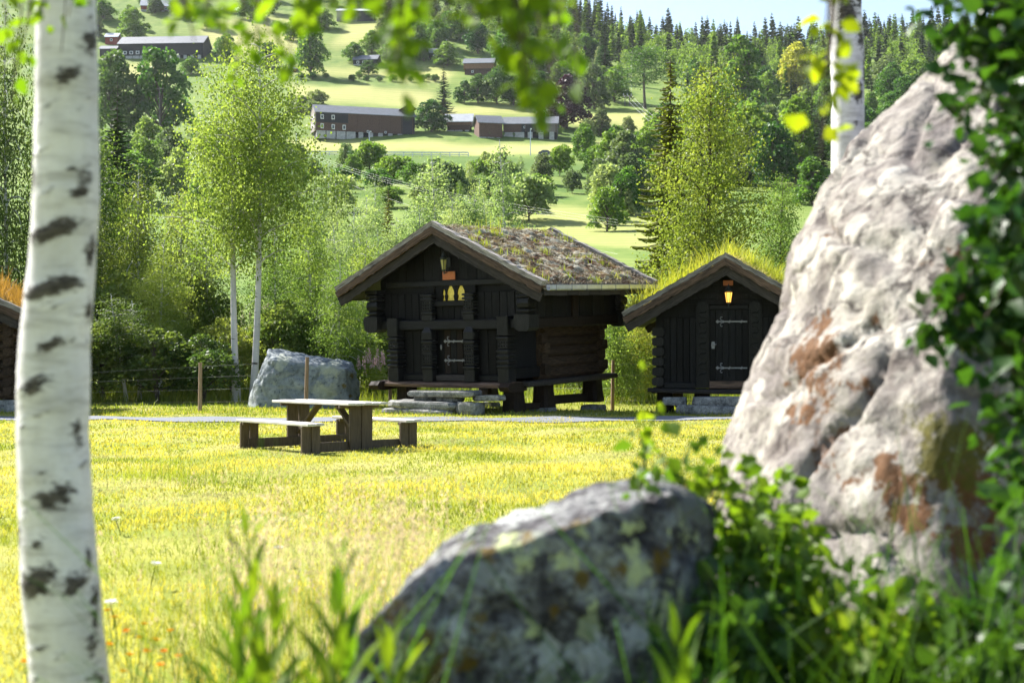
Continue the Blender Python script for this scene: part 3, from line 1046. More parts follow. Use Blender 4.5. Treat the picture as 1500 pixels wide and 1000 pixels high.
def rock_mesh(name, hulls, mat, voxel, amp, freq=2.0, seed=0.0, rough=.5, attrs=(), smooth_it=4, facet=1.0, crack=.5):
    import bmesh
    bm = bmesh.new()
    for pts in hulls:
        vs = [bm.verts.new(p) for p in pts]
        r = bmesh.ops.convex_hull(bm, input=vs)
        junk = [g for g in r['geom_interior'] if isinstance(g, bmesh.types.BMVert)]
        junk += [g for g in r['geom_unused'] if isinstance(g, bmesh.types.BMVert)]
        if junk:
            bmesh.ops.delete(bm, geom=list(set(junk)), context='VERTS')
    me = bpy.data.meshes.new(name); bm.to_mesh(me); bm.free()
    o = bpy.data.objects.new(name, me); COL.objects.link(o)
    md = o.modifiers.new('r', 'REMESH'); md.mode = 'VOXEL'; md.voxel_size = voxel
    ms = o.modifiers.new('s', 'SMOOTH'); ms.iterations = smooth_it; ms.factor = .6
    dg = bpy.context.evaluated_depsgraph_get()
    ev = o.evaluated_get(dg)
    me2 = bpy.data.meshes.new_from_object(ev)
    bpy.data.objects.remove(o); bpy.data.meshes.remove(me)
    me2.name = name
    sv = Vector((seed, seed * .7, seed * 1.3))
    nv = len(me2.vertices)
    new = np.empty(nv * 3, np.float32)
    at = {a[0]: np.zeros(nv, np.float32) for a in attrs}
    for i, v in enumerate(me2.vertices):
        q = v.co * freq + sv
        d = mnoise.ridged_multi_fractal(q * .6, .9, 2.1, 5, 1.0, 2.0) * .28 - .36 + mnoise.fractal(q * 2.2, 1.0, 2.0, 5) * rough + mnoise.noise(q * .5) * .4 + mnoise.fractal(q * 7.0, .7, 2.0, 3) * rough * .3
        st_, cr_ = fac(q); d -= st_ * facet + cr_ * crack
        cr = abs(mnoise.noise(q * 1.1 + Vector((9, 3, 1))))
        if cr < .06: d -= (.06 - cr) * 9
        p = v.co + v.normal * d * amp
        new[3 * i:3 * i + 3] = p
        for nm, spots in attrs:
            b = 0.0
            for (c, r) in spots:
                dd = math.sqrt((p.x - c.x) ** 2 + (p.z - c.z) ** 2 + (.35 * (p.y - c.y)) ** 2) / r
                if dd < 1.6:
                    b = max(b, 1 - dd * (.75 + .8 * abs(mnoise.noise(p * 5.0 / max(r, .05) * .3))))
            at[nm][i] = max(0, b)
    me2.vertices.foreach_set('co', new)
    for nm, arr in at.items():
        me2.attributes.new(nm, 'FLOAT', 'POINT').data.foreach_set('value', arr)
    me2.polygons.foreach_set('use_smooth', np.ones(len(me2.polygons), bool))
    me2.materials.clear(); me2.materials.append(mat)
    me2.update()
    return me2


def rock_mat(name, stops, spots=(), scale=2.0, bump=.7, dist=.03, crack=(0.05, 0.045, 0.04), disc=None, streak=.35, big=None):
    m, nt, out = new_mat(name)
    gp = geo_pos(nt)
    a = noise_tex(nt, gp, scale, 7, .62, .4); b = noise_tex(nt, gp, scale * 6, 6, .7); c = noise_tex(nt, gp, scale * 2.2, 5, .6); e_ = noise_tex(nt, gp, scale * 4.5, 6, .7, .4); stk_ = noise_tex(nt, geo_pos(nt, (1, 1, .22)), scale * 4.0, 5, .65)
    vc = N(nt, 'TexVoronoi'); vc.feature = 'DISTANCE_TO_EDGE'; vc.inputs['Scale'].default_value = scale * .6
    wv = N(nt, 'VectorMath', operation='ADD'); ws = N(nt, 'VectorMath', operation='SCALE'); ws.inputs['Scale'].default_value = .45 / scale
    wn_ = N(nt, 'TexNoise'); wn_.inputs['Scale'].default_value = scale * 1.8; wn_.inputs['Detail'].default_value = 5; nt.links.new(gp, wn_.inputs['Vector']); nt.links.new(wn_.outputs['Color'], ws.inputs[0])
    nt.links.new(gp, wv.inputs[0]); nt.links.new(ws.outputs[0], wv.inputs[1]); nt.links.new(wv.outputs[0], vc.inputs['Vector'])
    crk = ramp(nt, vc.outputs['Distance'], [(0.0, 0.0), (0.045, 1.0)])
    s = math_(nt, 'ADD', math_(nt, 'MULTIPLY', a, .7), math_(nt, 'MULTIPLY', b, .3))
    col = ramp(nt, s, stops)
    col = mix(nt, ramp(nt, b, [(0.34, .85), (0.46, 0.0)]), col, crack)
    col = mix(nt, math_(nt, 'MULTIPLY', math_(nt, 'SUBTRACT', 1.0, crk), math_(nt, 'MULTIPLY', ramp(nt, c, [(0.50, 0.0), (0.66, 1.0)]), .8)), col, crack)
    col = mix(nt, ramp(nt, stk_, [(0.52, 0.0), (0.70, streak)]), col, crack)
    if big:                                              # broad darker weathering and long open cracks
        col = mix(nt, ramp(nt, noise_tex(nt, gp, big[0], 5, .6, .8), [(0.40, 0.0), (0.62, big[1])]), col, big[2])
        v2 = N(nt, 'TexVoronoi'); v2.feature = 'DISTANCE_TO_EDGE'; v2.inputs['Scale'].default_value = big[0] * 1.1; w2 = N(nt, 'VectorMath', operation='ADD'); s2_ = N(nt, 'VectorMath', operation='SCALE'); s2_.inputs['Scale'].default_value = .9
        n2_ = N(nt, 'TexNoise'); n2_.inputs['Scale'].default_value = 1.6; n2_.inputs['Detail'].default_value = 8; n2_.inputs['Roughness'].default_value = .7; nt.links.new(gp, n2_.inputs['Vector']); nt.links.new(n2_.outputs['Color'], s2_.inputs[0]); nt.links.new(gp, w2.inputs[0]); nt.links.new(s2_.outputs[0], w2.inputs[1]); nt.links.new(w2.outputs[0], v2.inputs['Vector'])
        col = mix(nt, ramp(nt, v2.outputs['Distance'], [(0.0, .95), (0.022, 0.0)]), col, (0.03, 0.022, 0.02))
    if disc:                                             # round lichen colonies
        vo = N(nt, 'TexVoronoi'); vo.inputs['Scale'].default_value = disc[0]; vo.inputs['Randomness'].default_value = 1.0
        dv = N(nt, 'VectorMath', operation='ADD'); sc2 = N(nt, 'VectorMath', operation='SCALE'); sc2.inputs['Scale'].default_value = .5 / disc[0]
        nz = N(nt, 'TexNoise'); nz.inputs['Scale'].default_value = disc[0] * 2.5; nt.links.new(gp, nz.inputs['Vector']); nt.links.new(nz.outputs['Color'], sc2.inputs[0])
        nt.links.new(gp, dv.inputs[0]); nt.links.new(sc2.outputs[0], dv.inputs[1]); nt.links.new(dv.outputs[0], vo.inputs['Vector'])
        sp_ = N(nt, 'SeparateColor'); nt.links.new(vo.outputs['Color'], sp_.inputs[0])
        pick = math_(nt, 'MULTIPLY', sp_.outputs[0], disc[3] if len(disc) > 3 else .5)
        inside = ramp(nt, math_(nt, 'SUBTRACT', pick, vo.outputs['Distance']), [(0.0, 0.0), (0.06, 1.0)])
        col = mix(nt, math_(nt, 'MULTIPLY', inside, disc[1]), col, ramp(nt, sp_.outputs[1], disc[2]))
    for nm, cc, n_amt in spots:
        at = N(nt, 'Attribute'); at.attribute_name = nm
        f = math_(nt, 'ADD', at.outputs['Fac'], math_(nt, 'MULTIPLY', math_(nt, 'SUBTRACT', e_, .5), n_amt * 2.6))
        f = math_(nt, 'ADD', f, math_(nt, 'MULTIPLY', math_(nt, 'SUBTRACT', stk_, .5), n_amt * 1.2))
        f = math_(nt, 'MULTIPLY', ramp(nt, f, [(0.36, 0.0), (0.62, .9)]), ramp(nt, at.outputs['Fac'], [(0.0, 0.0), (0.12, 1.0)]))
        col = mix(nt, f, col, mix(nt, b, tuple(x * .55 for x in cc), tuple(x * 1.35 for x in cc)))
    finish(nt, out, col, .9, math_(nt, 'ADD', s, math_(nt, 'MULTIPLY', crk, .14)), bump, dist, .2)
    return m


M['slab'] = rock_mat('grey_stone_slab', [(0.36, (0.07, 0.07, 0.068)), (0.48, (0.19, 0.19, 0.18)), (0.62, (0.34, 0.33, 0.31))], (), 5.0)
M['blue_rock'] = rock_mat('blue_grey_rock', [(0.32, (0.11, 0.13, 0.145)), (0.5, (0.20, 0.225, 0.24)), (0.68, (0.36, 0.38, 0.37))], (('lichen', (0.34, 0.36, 0.29), .6), ('moss', (0.12, 0.085, 0.01), .4)), 1.5, .9, .04, (0.06, 0.07, 0.075))


def slab(parent, c, s, seed, name='slab', mat='slab'):
    rng = random.Random(seed)
    mb = MB()
    n = 14
    prof = [(-.5, .93), (-.2, 1.0), (.25, .99), (.5, .93)]
    rr = [1 + rng.uniform(-.10, .08) for _ in range(n)]
    V = []
    for z, k in prof:
        for i in range(n):
            a = 6.283 * i / n
            cx = math.copysign(abs(math.cos(a)) ** .45, math.cos(a)); cy = math.copysign(abs(math.sin(a)) ** .45, math.sin(a))
            V.append((cx * s[0] / 2 * k * rr[i] + rng.uniform(-.012, .012), cy * s[1] / 2 * k * rr[i], z * s[2] + rng.uniform(-.012, .012)))
    Fs = [[i * n + k, i * n + (k + 1) % n, (i + 1) * n + (k + 1) % n, (i + 1) * n + k] for i in range(3) for k in range(n)]
    Fs += [list(range(n))[::-1], [3 * n + k for k in range(n)]]
    mb.add(V, Fs)
    o = mb.build(name, M[mat], parent)
    o.location = c
    o.rotation_euler = (rng.uniform(-.03, .03), rng.uniform(-.03, .03), rng.uniform(-.08, .08))
    return o


# ------------------------------------------------------------------ big carved storehouse
PHI = R(35)
FR1 = frame(-1.47, 36.51, 0.0, -PHI, R(2.4))
sh = empty('storehouse', FR1)
tag(sh, 'big black carved storehouse on wooden legs with a lichen covered sod roof and gutter', 'storehouse')
T = M['tar']
# legs, foot stones
for (x, y, z0) in ((-1.72, .2, -.02), (1.72, .2, -.06), (1.72, 1.55, -.02), (1.78, 3.85, -.08), (-1.72, 3.85, -.1)):
    h = .66 - z0 - .12 * (y > 3)
    o = link(bpy.data.objects.new('leg', leg_mesh(h, .52, .36, M['tar_brown'])), sh); o.location = (x, y, z0 + .12 * (y > 3))
for (x, y) in ((1.72, 1.5), (1.78, 3.85), (-1.72, 3.85)):
    slab(sh, (x, y, -.08 - .10 * (y > 3)), (.62, .55, .26), int(x * 10 + y * 7), 'foot_stone')
# sills and rails
mb = MB()
for i in range(20):
    pass
V, Fs = [], []
for i in range(25):                                     # front sill plank, belly in the middle, ends turned up
    x = -2.22 + 4.30 * i / 24
    dz = -.02 * math.sin(math.pi * i / 24) + (.03 if i in (0, 24) else 0)
    V += [(x, -.34, .67 + dz), (x, .06, .67 + dz), (x, .06, .80 + dz * .3), (x, -.30, .79 + dz), (x, -.36, .74 + dz)]
for i in range(24):
    for k in range(5):
        Fs.append([i * 5 + k, (i + 1) * 5 + k, (i + 1) * 5 + (k + 1) % 5, i * 5 + (k + 1) % 5])
Fs += [[4, 3, 2, 1, 0], [120 + k for k in range(5)]]
mb.add(V, Fs); mb.build('front_sill', M['barge'], sh)
for x in (-2.2, 1.98):                                 # beam heads under the sill corners
    mb = MB(); mb.prism([(-.55, .60), (-.62, .70), (-.50, .80), (.2, .80), (.2, .58), (-.35, .56)], 'x', x - .15, x + .15); mb.build('beam_head', M['tar_brown'], sh)
box('side_sill', sh, (2.10, 2.2, .73), (.42, 4.3, .13), M['rake'], None, .03)
box('back_sill', sh, (0, 4.2, .70), (4.1, .3, .18), M['tar_x'], None, .03)
box('left_sill', sh, (-1.9, 2.1, .70), (.3, 4.2, .18), M['tar_brown'], None, .03)
box('side_rail', sh, (1.74, 2.7, .20), (.10, 2.0, .23), M['tar_brown'], (R(-1.5), 0, 0), .015)
box('side_rail', sh, (1.74, .85, .14), (.10, 1.2, .16), M['tar_brown'], (R(-3), 0, 0), .015)
box('floor', sh, (0, 2.1, .72), (3.6, 4.1, .08), M['tar_x'], None, .01)
# lower body: log room behind, gallery in front
box('inner_wall', sh, (0, 2.75, 1.45), (3.42, 2.9, 1.36), M['tar'], None, .02)
for k in range(5):
    zc = .93 + .272 * k
    for x in (1.80,):
        mb = MB(); hh = .135
        mb.prism([(x - .12, zc - hh), (x + .04, zc - hh), (x + .11, zc - .05), (x + .11, zc + .06), (x + .04, zc + hh), (x - .12, zc + hh)], 'y', 1.12 + .05 * (k % 2), 4.34 - .06 * (k % 2))
        mb.build('log', M['log'], sh)
    for yy in (1.28, 4.12):                              # crossing log ends at the corners
        mb = MB(); zz = zc + .13
        mb.prism([(yy - .13, zz - .11), (yy - .05, zz - .15), (yy + .05, zz - .15), (yy + .13, zz - .11), (yy + .13, zz + .08), (yy + .06, zz + .12), (yy - .06, zz + .12), (yy - .13, zz + .08)], 'x', 1.5, 2.05 - .08 * (k % 2))
        mb.build('log_end', M['log'], sh)
mb = MB(); mb.box((1.86, .62, 1.0), (.08, 1.05, .26), None, .01); mb.build('parapet', M['tar_x'], sh)
box('gallery_wall', sh, (1.78, .62, 1.62), (.05, 1.05, .98), T, None, .01)
box('left_wall', sh, (-1.86, 2.1, 1.45), (.1, 4.2, 1.36), M['tar'], None, .02)
# front, lower storey
def turned(zs, lo=.74, hi=1.12):
    # alternating rounded rings and deep grooves between z values
    out_ = []
    for a, b_ in zip(zs[:-1], zs[1:]):
        m_ = (a + b_) / 2; d_ = (b_ - a)
        out_ += [(a + .004, lo), (a + d_ * .18, lo), (a + d_ * .26, hi * .97), (m_, hi), (b_ - d_ * .26, hi * .97), (b_ - d_ * .18, lo)]
    return out_
POST = [(0, 1), (.34, 1)] + turned([.34, .46, .58, .72, .84]) + [(.85, .9), (1.04, .9)] + turned([1.04, 1.16]) + [(1.17, 1), (1.64, 1)]
for x in (-1.77, 1.77):
    square_post(POST, .34, .34, 'carved_post', M['carved'], sh, (x, -.14, .80), ((.86, 1.03),))
MID = [(0, 1), (.30, 1)] + turned([.30, .42]) + [(.43, .9), (.70, .9)] + turned([.70, .76], .8, 1.0) + [(.77, .9), (.95, .9)] + turned([.95, 1.07]) + [(1.08, 1), (1.26, 1), (1.40, .55)]
for x in (-.67, .67):
    square_post(MID, .33, .24, 'carved_post', M['carved'], sh, (x, -.13, .80), ((.45, .69), (.78, .94)))
box('front_wall', sh, (0, .12, 1.48), (3.5, .08, 1.34), T, None, .01)
for (xa, xb, n) in ((-1.60, -.83, 3), (.83, 1.60, 3)):
    w = (xb - xa) / n
    for k in range(n):
        box('plank', sh, (xa + w * (k + .5), .055 + .008 * (k % 2), 1.52), (w - .012, .05, 1.16), T, None, .008)
    box('bottom_rail', sh, ((xa + xb) / 2, .0, .885), (xb - xa - .01, .16, .165), M['tar_x'], None, .02)
box('threshold', sh, (0, -.02, .885), (1.0, .2, .165), M['rake'], None, .02)
door = box('door', sh, (0, .07, 1.55), (1.0, .04, 1.14), T, None, .005)
for k in range(5):
    box('plank', door, (-.40 + .2 * k, -.03 - .006 * (k % 2), 0), (.19, .03, 1.12), M['tar_brown'] if k in (1, 3) else T, None, .006)
for z in (.27, -.22):
    strap_hinge(door, (.10, -.058, z), .66)
mb = MB(); mb.lathe([(0, .035), (.01, .04), (.02, .02)], 8); lk = mb.build('lock_plate', M['iron'], door); lk.location = (-.40, -.05, .12); lk.rotation_euler = (R(90), 0, 0); lk.scale = (.8, 1.8, 1)
# jetty beams between the storeys
box('jetty_beam', sh, (0, -.08, 2.25), (5.0, .24, .26), M['tar_x'], None, .03)
box('jetty_beam', sh, (2.36, 2.1, 2.26), (.26, 4.3, .27), M['tar_brown'], None, .03)
box('jetty_beam', sh, (-2.36, 2.1, 2.26), (.26, 4.3, .27), M['tar_brown'], None, .03)
box('jetty_floor', sh, (0, 2.1, 2.17), (4.6, 4.3, .06), M['tar_x'], None, .01)
for (x, y) in ((-2.42, -.18), (2.42, -.18), (2.42, 4.3)):
    mb = MB(); mb.prism([(-.24, .10), (-.20, -.14), (-.08, -.20), (.16, -.20), (.22, -.12), (.24, .2), (-.2, .22)], 'y', -.22, .22)
    o = mb.build('corner_block', M['carved'], sh); o.location = (x, y, 2.27)
UPP = [(0, 1.0), (.05, 1.08)] + turned([.06, .16]) + [(.17, .8), (.20, 1.0), (.30, 1.12), (.40, 1.0)] + turned([.42, .52, .62]) + [(.63, 1.2), (.72, 1.2)]
for (x, y) in ((-2.42, -.16), (2.42, -.16), (2.42, 4.25)):
    square_post(UPP, .34, .34, 'carved_post', M['carved'], sh, (x, y, 2.46), ((.20, .40),))
# upper storey
XP, ZP, WL, WR, ZL, ZR, Y0, Y1 = -.10, 4.64, 3.28, 3.32, 3.06, 3.04, -.62, 4.95
def zroof(x):
    return ZP - .12 + (ZL - ZP) / WL * abs(x - XP)
mb = MB()
mb.prism([(-2.38, 2.3), (2.38, 2.3), (2.38, zroof(2.38)), (XP, zroof(XP)), (-2.38, zroof(-2.38))], 'y', .02, 4.2)
mb.build('upper_wall', T, sh)
for (xa, xb, n) in ((-2.22, -.82, 6), (.82, 2.22, 6)):
    w = (xb - xa) / n
    for k in range(n):
        box('plank', sh, (xa + w * (k + .5), -.015 + .008 * (k % 2), 2.72), (w - .012, .05, .68), T, None, .008)
w = .94 / 5
for k in range(5):
    box('plank', sh, (-.47 + w * (k + .5), -.012 + .006 * (k % 2), 2.55), (w - .008, .05, .34), T, None, .006)
UM = [(0, 1), (.14, 1)] + turned([.14, .25]) + [(.26, .9), (.50, .9)] + turned([.50, .60, .70])
for x in (-.66, .66):
    square_post(UM, .34, .20, 'carved_post', M['carved'], sh, (x, -.12, 2.36), ((.27, .50),))
    box('post_head', sh, (x, -.03, 3.15), (.30, .10, .20), T, None, .01)
box('opening_sill', sh, (0, -.06, 2.79), (1.0, .14, .15), M['tar_x'], None, .02)
# opening with lobed cut-outs and a yellow pane behind, its faint glow added
op = box('opening', sh, (0, .005, 3.06), (.98, .012, .40), M['yellow_pane'], None, .0)
for k, (xa, xb) in enumerate(((-.47, -.27), (-.17, -.13), (.115, .20), (.45, .48))):
    mb = MB(); xm = (xa + xb) / 2; hw = (xb - xa) / 2
    mb.prism([(xm - hw, -.2), (xm + hw, -.2), (xm + hw + .03, -.08), (xm + hw, -.03), (xm + hw + .015, .06), (xm + hw + .09, .2), (xm - hw - .09, .2), (xm - hw - .015, .06), (xm - hw, -.03), (xm - hw - .03, -.08)], 'y', -.05, -.012)
    mb.build('baluster', T, op)
box('tie_beam', sh, (0, -.03, 3.31), (zroof(0) and 4.2, .12, .15), M['tar_x'], None, .015)
# gable boards cut to the slope
n = 14
for k in range(n):
    xa = -2.0 + 4.0 * k / n; xb = xa + 4.0 / n - .012
    if min(zroof(xa), zroof(xb)) < 3.45: continue
    mb = MB(); yb = -.012 - .008 * (k % 2)
    pts = [(xa, 3.39), (xb, 3.39), (xb, zroof(xb) - .02)] + ([(XP, zroof(XP) - .02)] if xa < XP < xb else []) + [(xa, zroof(xa) - .02)]
    mb.prism(pts, 'y', yb - .03, yb + .03)
    mb.build('plank', T, sh)
for k in range(13):                                    # side boards
    ya = .02 + 4.15 * k / 13
    box('plank', sh, (2.40 + .008 * (k % 2), ya + .16, 2.74), (.05, .308, .72), T, None, .008)
box('side_post', sh, (2.46, 1.95, 2.7), (.14, .22, .78), M['tar_brown'], None, .03)
roof(sh, XP, ZP, WL, WR, ZL, ZR, Y0, Y1, M['lichen_sod'], 3.0)
# tufts on the sod
rng = np.random.default_rng(11)
def roof_pts(n, xp, zp, xe, ze, y0, y1, lift=.12):
    u = rng.uniform(0, 1, n); y = rng.uniform(y0, y1, n)
    return np.stack([xp + (xe - xp) * u, y, zp + (ze - zp) * u + lift], 1)
cl = roof_pts(42, XP, ZP, XP + WR, ZR, Y0 + .3, Y1 - .3)
C = (cl[:, None, :] + rng.normal(size=(42, 26, 3)) * np.array([.10, .10, .015])).reshape(-1, 3)
C2 = roof_pts(260, XP, ZP, XP - WL, ZL, Y0 + .2, Y1 - .3)
C = np.concatenate([C, C2])
nb = NB(); nb.add(*blades(rng, C, rng.uniform(.06, .26, len(C)), rng.uniform(.004, .009, len(C)), rng.uniform(.1, .8, len(C))))
C3 = roof_pts(26, XP, ZP, XP + WR * .2, ZP + (ZR - ZP) * .2, Y0 + .9, 2.0)
nb.add(*blades(rng, C3, rng.uniform(.25, .6, 26), rng.uniform(.006, .011, 26), rng.uniform(.05, .3, 26)))
tag(nb.build('roof_tufts', M['roof_grass'], sh), kind='stuff')
C = np.concatenate([roof_pts(15000, XP, ZP, XP + WR, ZR, Y0 + .2, Y1 - .2, .15), roof_pts(2500, XP, ZP, XP - WL, ZL, Y0 + .2, Y1 - .2, .15)])
nb = NB(); nb.add(*blades(rng, C, rng.uniform(.03, .085, len(C)), rng.uniform(.006, .014, len(C)), rng.uniform(.5, 1.8, len(C)), .6))
tag(nb.build('roof_moss', leaf_mat('matted_moss_and_lichen', (0.075, 0.038, 0.02), (0.38, 0.33, 0.23), .2, (1, 1, .9), scale=2.4, nw=.75), sh), kind='stuff')
# sign and lantern hang on the gable: things of their own
g = empty('sign_plate', FR1 @ Matrix.Translation((0, -.10, 3.50)))
g.location.z += 0
box('board', g, (0, 0, 0), (.40, .02, .21), M['sign'], None, .004)
for x in (-.17, .17):
    mb = MB(); mb.lathe([(0, .012), (.006, .008)], 8); s_ = mb.build('screw', M['iron'], g); s_.location = (x, -.011, .07); s_.rotation_euler = (R(90), 0, 0)
tag(g, 'small orange plate above the opening on the big storehouse gable', 'sign')
wall_lantern('wall_lantern', False, 'unlit dark wall lantern high on the big storehouse gable', FR1 @ Matrix.Translation((0, -.30, 3.92)))
# stone steps
st = empty('stone_steps', frame(-1.95, 35.55, 0, -PHI + .12))
for i, (x, y, z, sx, sy, sz) in enumerate(((-.35, .12, .06, 2.0, 1.2, .14), (-.25, .15, .22, 1.95, 1.05, .19), (.95, .2, .15, .6, .8, .3), (-.45, .35, .375, .6, .5, .13), (.25, .35, .365, .7, .5, .12), (.12, .3, .50, 2.0, .85, .15), (1.35, .4, .40, .9, .35, .13))):
    slab(st, (x, y, z), (sx, sy, sz), 40 + i)
tag(st, 'rough stacked grey stone slabs as steps before the big storehouse', 'steps')

# ------------------------------------------------------------------ smaller storehouse on the right
PH2 = R(11)
cx2 = P(1068, 604, 36.3)
FR2 = frame(cx2.x, 36.3, 0, -PH2, R(.5))
s2 = empty('storehouse', FR2)
tag(s2, 'smaller black storehouse with tall yellow grass on its roof and a lit lantern', 'storehouse')
XP, ZP, WL, WR, ZL, ZR, Y0, Y1 = -.05, 3.80, 2.60, 2.45, 2.32, 2.36, -.65, 4.6
H2 = 1.86
def zroof2(x):
    return ZP - .12 + (ZL - ZP) / WL * abs(x - XP)
mb = MB()
mb.prism([(-H2, .62), (H2, .62), (H2, zroof2(H2)), (XP, zroof2(XP)), (-H2, zroof2(-H2))], 'y', .04, 4.1)
mb.build('wall', T, s2)
for (x, y) in ((-1.65, .25), (-.72, .6), (1.65, .25), (-1.65, 3.8), (1.65, 3.8)):
    o = link(bpy.data.objects.new('leg', leg_mesh(.56, .46, .34, M['tar_brown'])), s2); o.location = (x, y, -.03)
V, Fs = [], []
for i in range(17):
    x = -2.05 + 4.0 * i / 16
    dz = .03 - .05 * math.sin(math.pi * i / 16)
    V += [(x, -.34, .50 + dz), (x, .06, .50 + dz), (x, .06, .61), (x, -.30, .60 + dz), (x, -.36, .56 + dz)]
for i in range(16):
    for k in range(5):
        Fs.append([i * 5 + k, (i + 1) * 5 + k, (i + 1) * 5 + (k + 1) % 5, i * 5 + (k + 1) % 5])
Fs += [[4, 3, 2, 1, 0], [80 + k for k in range(5)]]
mb = MB(); mb.add(V, Fs); mb.build('front_sill', M['rake'], s2)
box('side_sill', s2, (-1.85, 2.1, .55), (.3, 4.1, .14), M['tar_brown'], None, .03)
box('side_sill', s2, (1.85, 2.1, .55), (.3, 4.1, .14), M['tar_brown'], None, .03)
for k in range(6):                                       # log ends at the corners
    for sx in (-1, 1):
        mb = MB(); zz = .80 + .255 * k
        mb.prism([(-.15, -.085), (-.09, -.12), (.09, -.12), (.15, -.085), (.15, .06), (.09, .10), (-.09, .10), (-.15, .06)], 'y', -.16 + .02 * (k % 2), .4)
        o = mb.build('log_end', M['carved'], s2); o.location = (sx * (H2 - .06), 0, zz)
for (xa, xb, n) in ((-1.66, -.83, 5), (.83, 1.66, 5)):
    w = (xb - xa) / n
    for k in range(n):
        box('plank', s2, (xa + w * (k + .5), .012 - .008 * (k % 2), 1.60), (w - .01, .05, 1.66), T, None, .007)
    box('bottom_rail', s2, ((xa + xb) / 2, -.03, .69), (xb - xa, .14, .17), M['tar_x'], None, .02)
for x in (-.66, .66):                                    # broad carved door posts with rounded heads
    mb = MB()
    hw = .165
    poly = [(-hw, .62), (hw, .62), (hw, 2.66), (hw * .8, 2.78), (hw * .35, 2.83), (-hw * .35, 2.83), (-hw * .8, 2.78), (-hw, 2.66)]
    mb.prism(poly, 'y', -.10, .02)
    for r in range(13):                                  # scroll carving in low relief
        zc = .95 + r * .13; sg = 1 if r % 2 else -1
        mb.tube([(sg * .09, -.105, zc), (sg * .03, -.112, zc + .04), (-sg * .05, -.112, zc + .03), (-sg * .09, -.105, zc + .09)], [.012, .016, .016, .01], 5)
    for xx in (-.13, .13):
        mb.box((xx, -.105, 1.75), (.02, .02, 1.75), None, .004)
    o = mb.build('carved_post', M['carved'], s2); o.location = (x, 0, 0)
box('lintel', s2, (0, -.03, 2.69), (1.0, .10, .12), M['tar_x'], None, .015)
box('threshold', s2, (0, -.05, .71), (1.0, .18, .19), M['barge'], None, .02)
door = box('door', s2, (0, .01, 1.72), (1.0, .04, 1.84), T, None, .005)
for k in range(6):
    box('plank', door, (-.415 + .166 * k, -.03 - .006 * (k % 2), 0), (.158, .03, 1.82), T, None, .006)
for z in (.60, -.58):
    strap_hinge(door, (.10, -.06, z), .72)
mb = MB(); mb.prism([(-.035, -.09), (.035, -.09), (.05, 0), (.035, .09), (-.035, .09), (-.05, 0)], 'y', -.068, -.052); mb.tube([(0, -.07, .02), (0, -.13, .02), (.09, -.13, .02)], [.012] * 3, 6)
o = mb.build('lock_plate', M['iron'], door); o.location = (-.40, 0, -.0)
# gable boards
for k in range(7):
    za = 2.76 + k * .145; zb = za + .135
    hw = (ZP - .16 - zb) / ((ZP - ZL) / WL)
    if hw < .1: break
    hw = min(hw, H2 - .02)
    hw2 = min((ZP - .16 - za) / ((ZP - ZL) / WL), H2 - .02)
    mb = MB(); mb.prism([(XP - hw2, za), (XP + hw2, za), (XP + hw, zb), (XP - hw, zb)], 'y', -.015 - .008 * (k % 2), .04); mb.build('gable_board', T, s2)
roof(s2, XP, ZP, WL, WR, ZL, ZR, Y0, Y1, M['grass_sod'], 21.0, gut=False)
C = np.concatenate([roof_pts(5200, XP, ZP, XP + WR, ZR, Y0 + .55, Y1 - .2), roof_pts(2600, XP, ZP, XP - WL, ZL, Y0 + .3, Y1 - .2)])
nb = NB(); nb.add(*blades(rng, C, rng.gamma(6, .065, len(C)), rng.uniform(.006, .012, len(C)), rng.uniform(.1, .6, len(C))))
tag(nb.build('roof_grass', M['roof_grass'], s2), kind='stuff')
C = roof_pts(1500, XP, ZP, XP + WR, ZR, Y0 + .2, Y0 + .9)
nb = NB(); nb.add(*blades(rng, C, rng.uniform(.08, .25, len(C)), rng.uniform(.005, .01, len(C)), rng.uniform(.4, 1.3, len(C))))
tag(nb.build('roof_dry_grass', M['straw_grass'], s2), kind='stuff')
g = empty('sign_plate', FR2 @ Matrix.Translation((-.02, -.10, 3.30)))
box('board', g, (0, 0, 0), (.25, .02, .13), M['sign'], None, .004)
mb = MB(); mb.lathe([(0, .012), (.006, .008)], 8); s_ = mb.build('screw', M['iron'], g); s_.location = (0, -.011, .04); s_.rotation_euler = (R(90), 0, 0)
tag(g, 'tiny orange plate over the lit lantern under the smaller storehouse gable peak', 'sign')
wall_lantern('wall_lantern', True, 'glowing amber wall lantern above the smaller storehouse door', FR2 @ Matrix.Translation((0, -.30, 3.07)))
st = empty('stone_steps', frame(cx2.x - .55, 35.5, 0, -PH2))
for i, (x, y, z, sx, sy, sz) in enumerate(((-.1, .0, .10, 1.55, .8, .22), (.1, .25, .31, 1.3, .6, .22), (-.95, .35, .30, .62, .5, .2))):
    slab(st, (x, y, z), (sx, sy, sz), 70 + i)
tag(st, 'squared grey granite blocks as steps before the smaller storehouse', 'steps')

